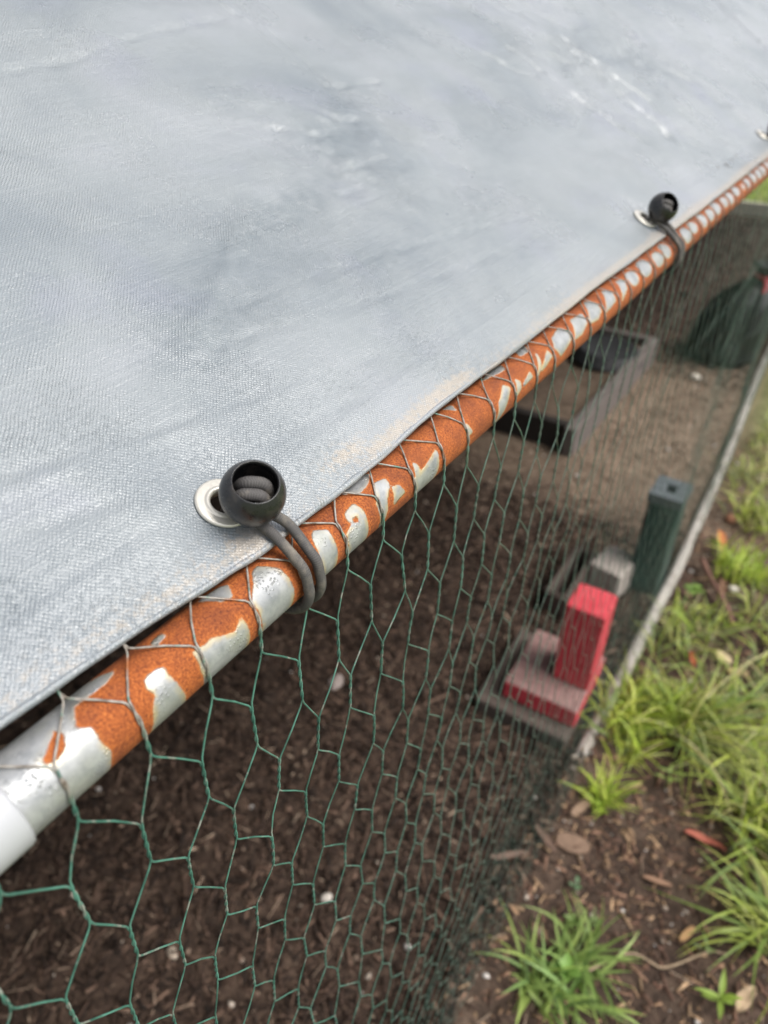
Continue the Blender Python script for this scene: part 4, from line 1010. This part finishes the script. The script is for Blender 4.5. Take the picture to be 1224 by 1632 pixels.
def tuft(label, parts_, cx, cy, group=None):
    k = 0; Vs, Fs, Cs = [], [], []
    for v, f, c in parts_: Vs.append(v); Fs.append(f + k); Cs.append(c); k += len(v)
    o = np.array([cx, cy, float(ground_h(cx, cy))])
    ob = mesh_obj('grass_tuft', np.concatenate(Vs) - o, np.concatenate(Fs), M['blade'], cols=dict(col=np.concatenate(Cs))); ob.location = o
    return tag(ob, label, 'grass', group or 'grass tufts outside the wire')
tuft('largest grass tuft, long arching blades, outside the bottom rail', [
    blades(70, -0.02, 1.355, 0.05, (0.10, 0.24), (0.0045, 0.0075), 21, (0.25, -0.15), (35, 85), (50, 140)),
    blades(55, 0.01, 1.34, 0.06, (0.16, 0.34), (0.004, 0.0065), 22, (0.95, -0.35), (25, 65), (40, 110), GREEN + DULL),
    blades(50, -0.03, 1.38, 0.05, (0.06, 0.14), (0.0045, 0.007), 23, (-0.2, 0.1), (40, 88), (30, 100), LIME),
    blades(35, 0.05, 1.36, 0.07, (0.12, 0.26), (0.003, 0.005), 24, (0.6, 0.5), (15, 50), (20, 70), DULL)], -0.02, 1.355)
tuft('small bright tuft close to the wire below the big tuft', [blades(60, -0.098, 1.035, 0.030, (0.05, 0.11), (0.0035, 0.006), 25, (0, -0.2), (40, 85), (30, 110), LIME)], -0.098, 1.035)
tuft('low grass tuft in front of the white stretch of rail', [blades(70, -0.10, 1.60, 0.075, (0.06, 0.15), (0.0035, 0.006), 26, (0.3, 0.0), (30, 80), (40, 130), GREEN + DULL)], -0.10, 1.60)
tuft('leafy grass tuft at the bottom centre beside the wire', [
    blades(60, -0.045, 0.625, 0.055, (0.06, 0.15), (0.005, 0.009), 27, (0.3, 0.25), (15, 70), (20, 90), [(0.27, 0.38, 0.11), (0.34, 0.45, 0.12), (0.20, 0.31, 0.10)]),
    blades(45, -0.02, 0.70, 0.04, (0.06, 0.14), (0.0045, 0.007), 28, (0.5, 0.4), (20, 65), (20, 70), [(0.30, 0.41, 0.12), (0.23, 0.34, 0.10)])], -0.045, 0.625)
tuft('tall tuft leaning in from the right edge over bare soil', [
    blades(60, 0.285, 0.96, 0.05, (0.12, 0.26), (0.0045, 0.0075), 29, (-0.7, -0.2), (25, 75), (40, 110), GREEN),
    blades(45, 0.27, 1.10, 0.07, (0.12, 0.26), (0.004, 0.007), 30, (-0.3, -0.5), (30, 80), (30, 110), GREEN + DULL)], 0.285, 0.96)
tuft('bright lime tuft beside the brown stick', [blades(130, -0.005, 2.06, 0.085, (0.06, 0.14), (0.004, 0.007), 31, (0.2, -0.1), (35, 85), (30, 110), LIME)], -0.005, 2.06)
tuft('lime tuft behind the one beside the brown stick', [blades(120, 0.005, 2.38, 0.10, (0.06, 0.15), (0.004, 0.007), 32, (0.0, -0.2), (35, 85), (30, 110), LIME + GREEN)], 0.005, 2.38)
tuft('short patchy tuft at the right edge above the cream chip', [blades(70, 0.09, 1.88, 0.07, (0.05, 0.12), (0.003, 0.006), 33, (0.0, -0.2), (25, 80), (30, 110), GREEN + DULL)], 0.09, 1.88)
tuft('sparse drooping tuft between the big tuft and the right edge', [blades(60, 0.17, 1.27, 0.09, (0.10, 0.24), (0.0035, 0.006), 34, (0.2, -0.6), (30, 75), (40, 120), GREEN + DULL)], 0.17, 1.27)
tuft('thin tuft of dull blades along the rail near the green box', [blades(60, -0.11, 2.62, 0.10, (0.05, 0.13), (0.003, 0.006), 35, (0.1, -0.1), (35, 85), (30, 110), DULL + GREEN)], -0.11, 2.62)

tuft('matted grass lying over the buried end of the bottom rail', [
    blades(60, -0.11, 1.22, 0.06, (0.06, 0.16), (0.004, 0.007), 51, (0.2, 0.1), (20, 75), (40, 130), GREEN + LIME),
    blades(90, -0.135, 1.30, 0.06, (0.06, 0.15), (0.004, 0.008), 57, (0.1, 0.0), (20, 80), (40, 130), LIME),
    blades(40, -0.13, 1.38, 0.05, (0.05, 0.14), (0.004, 0.007), 52, (-0.1, 0.1), (25, 80), (40, 130), GREEN)], -0.11, 1.22)
tuft('wide straw flecked grass mat right of the big tuft', [
    blades(150, 0.13, 1.42, 0.12, (0.08, 0.22), (0.004, 0.0075), 53, (0.2, -0.2), (15, 70), (30, 110), GREEN + DULL + LIME),
    blades(70, 0.17, 1.56, 0.10, (0.06, 0.18), (0.003, 0.006), 54, (0.0, 0.0), (10, 60), (30, 90), DULL)], 0.13, 1.42)
tuft('grass mat against the rail between the stick and the big tuft', [blades(110, -0.055, 1.74, 0.09, (0.05, 0.14), (0.0035, 0.0065), 55, (0.1, 0.0), (20, 80), (30, 120), GREEN + LIME + DULL)], -0.055, 1.74)
tuft('overhanging tuft at the right edge level with the pink leaf', [blades(110, 0.25, 1.20, 0.08, (0.12, 0.26), (0.004, 0.0075), 56, (-0.3, -0.5), (30, 80), (40, 120), GREEN + LIME)], 0.25, 1.20)
k_lawn = lambda x, y: (x > bar_x(y) + 0.06) * np.clip(0.25 + 0.9 * fbm(x * 3, y * 3, 66, 3) + np.clip(x - 0.2, 0, 0.6), 0.05, 1)
lv = [blades(5200, 0, 0, 0, (0.04, 0.13), (0.003, 0.007), 41, el=(30, 85), bend=(30, 110), palette=GREEN + DULL, box=(-0.15, 0.7, 2.3, 4.5), dens=k_lawn, seg=5),
      blades(5200, 0, 0, 0, (0.04, 0.12), (0.003, 0.007), 42, el=(30, 85), bend=(30, 110), palette=GREEN + DULL + LIME, box=(0.10, 0.9, 1.5, 2.4), dens=k_lawn, seg=5),
      blades(3500, 0, 0, 0, (0.05, 0.13), (0.004, 0.008), 43, el=(30, 85), bend=(30, 110), palette=GREEN + DULL, box=(-0.2, 1.0, 4.3, 7.2), dens=lambda x, y: (x > bar_x(y) + 0.05) * 1.0, seg=4),
      blades(9000, 0, 0, 0, (0.06, 0.16), (0.005, 0.010), 44, el=(40, 88), bend=(20, 90), palette=LIME + GREEN, box=(-3.0, 0.8, 7.02, 10.5), seg=4)]
kk = 0; Vs, Fs, Cs = [], [], []
for v, f, c in lv: Vs.append(v); Fs.append(f + kk); Cs.append(c); kk += len(v)
tag(mesh_obj('lawn_grass', np.concatenate(Vs), np.concatenate(Fs), M['blade'], cols=dict(col=np.concatenate(Cs))), 'lawn grass growing beyond the pen and along its side', 'grass', kind='stuff')

# small broad leaved weeds: stem with paired leaves
def leaf_mesh(p, d, up, L, W, n_=7):
    d = d / np.linalg.norm(d); s = np.cross(d, up); s /= np.linalg.norm(s); nn = np.cross(s, d)
    u = np.linspace(0, 1, n_); w = W * 0.5 * np.sin(np.pi * np.clip(u, 0.02, 0.985) ** 0.85)
    rows = []
    for k in (-1, 0, 1):
        rows.append(p + d * (u * L)[:, None] + s * (k * w)[:, None] + nn * (0.18 * abs(k) * w - 0.25 * L * u * u)[:, None])
    return np.array(rows).reshape(-1, 3), grid_faces(3, n_)
def weed(label, x, y, hgt, pairs, L, W, col, seed, group=None):
    g = np.random.default_rng(seed); z0 = float(ground_h(x, y))
    root = empty('weed', label, 'weed', group, loc=(x, y, z0))
    top = np.array([x + g.normal(0, 0.008), y + g.normal(0, 0.008), z0 + hgt])
    st = smooth_path([(x, y, z0 - 0.003), (x + (top[0] - x) * 0.3, y + (top[1] - y) * 0.3, z0 + hgt * 0.5), top], 10)
    V, F = tube(st, 0.0011, 6); part('stem', V, F, M['blade'], root, cols=dict(col=np.tile(np.array(col) * 0.8, (len(V), 1))))
    for k in range(pairs):
        f = 0.35 + 0.65 * (k + 1) / pairs; p = np.array([x, y, z0]) + (top - np.array([x, y, z0])) * f; a0 = k * 1.57 + g.uniform(0, 0.6)
        for a in (a0, a0 + math.pi):
            V, F = leaf_mesh(p, np.array([math.cos(a), math.sin(a), g.uniform(0.2, 0.9)]), np.array([0, 0, 1.0]), L * g.uniform(0.75, 1.2), W * g.uniform(0.8, 1.2))
            part('leaf', V, F, M['blade'], root, cols=dict(col=np.tile(np.array(col) * g.uniform(0.85, 1.2), (len(V), 1))))
    return root
weed('tiny blue green seedling on the dark soil by the wire', -0.077, 0.812, 0.025, 2, 0.016, 0.011, (0.13, 0.22, 0.11), 1)
weed('small sprouting weed just above the bottom centre tuft', -0.055, 0.745, 0.035, 3, 0.018, 0.009, (0.20, 0.30, 0.08), 2)
weed('broad leaved clover weed inside the bottom centre tuft', -0.045, 0.665, 0.060, 3, 0.026, 0.019, (0.19, 0.33, 0.07), 3)
weed('little weed right of the seedling between bark bits', -0.012, 0.77, 0.030, 3, 0.014, 0.007, (0.19, 0.28, 0.09), 4)
weed('bright weed with pointed leaves at the bottom right corner', 0.222, 0.775, 0.045, 3, 0.042, 0.010, (0.26, 0.38, 0.06), 5)
weed('thin sprig left of the orange wood chip', 0.165, 0.83, 0.035, 2, 0.020, 0.007, (0.17, 0.24, 0.07), 6)
weed('forked pale sprout below the big grass tuft', 0.012, 1.155, 0.060, 3, 0.035, 0.008, (0.24, 0.32, 0.08), 7)
weed('round leaved weed beside the white stretch of rail', -0.10, 1.86, 0.05, 3, 0.03, 0.022, (0.20, 0.32, 0.07), 8)
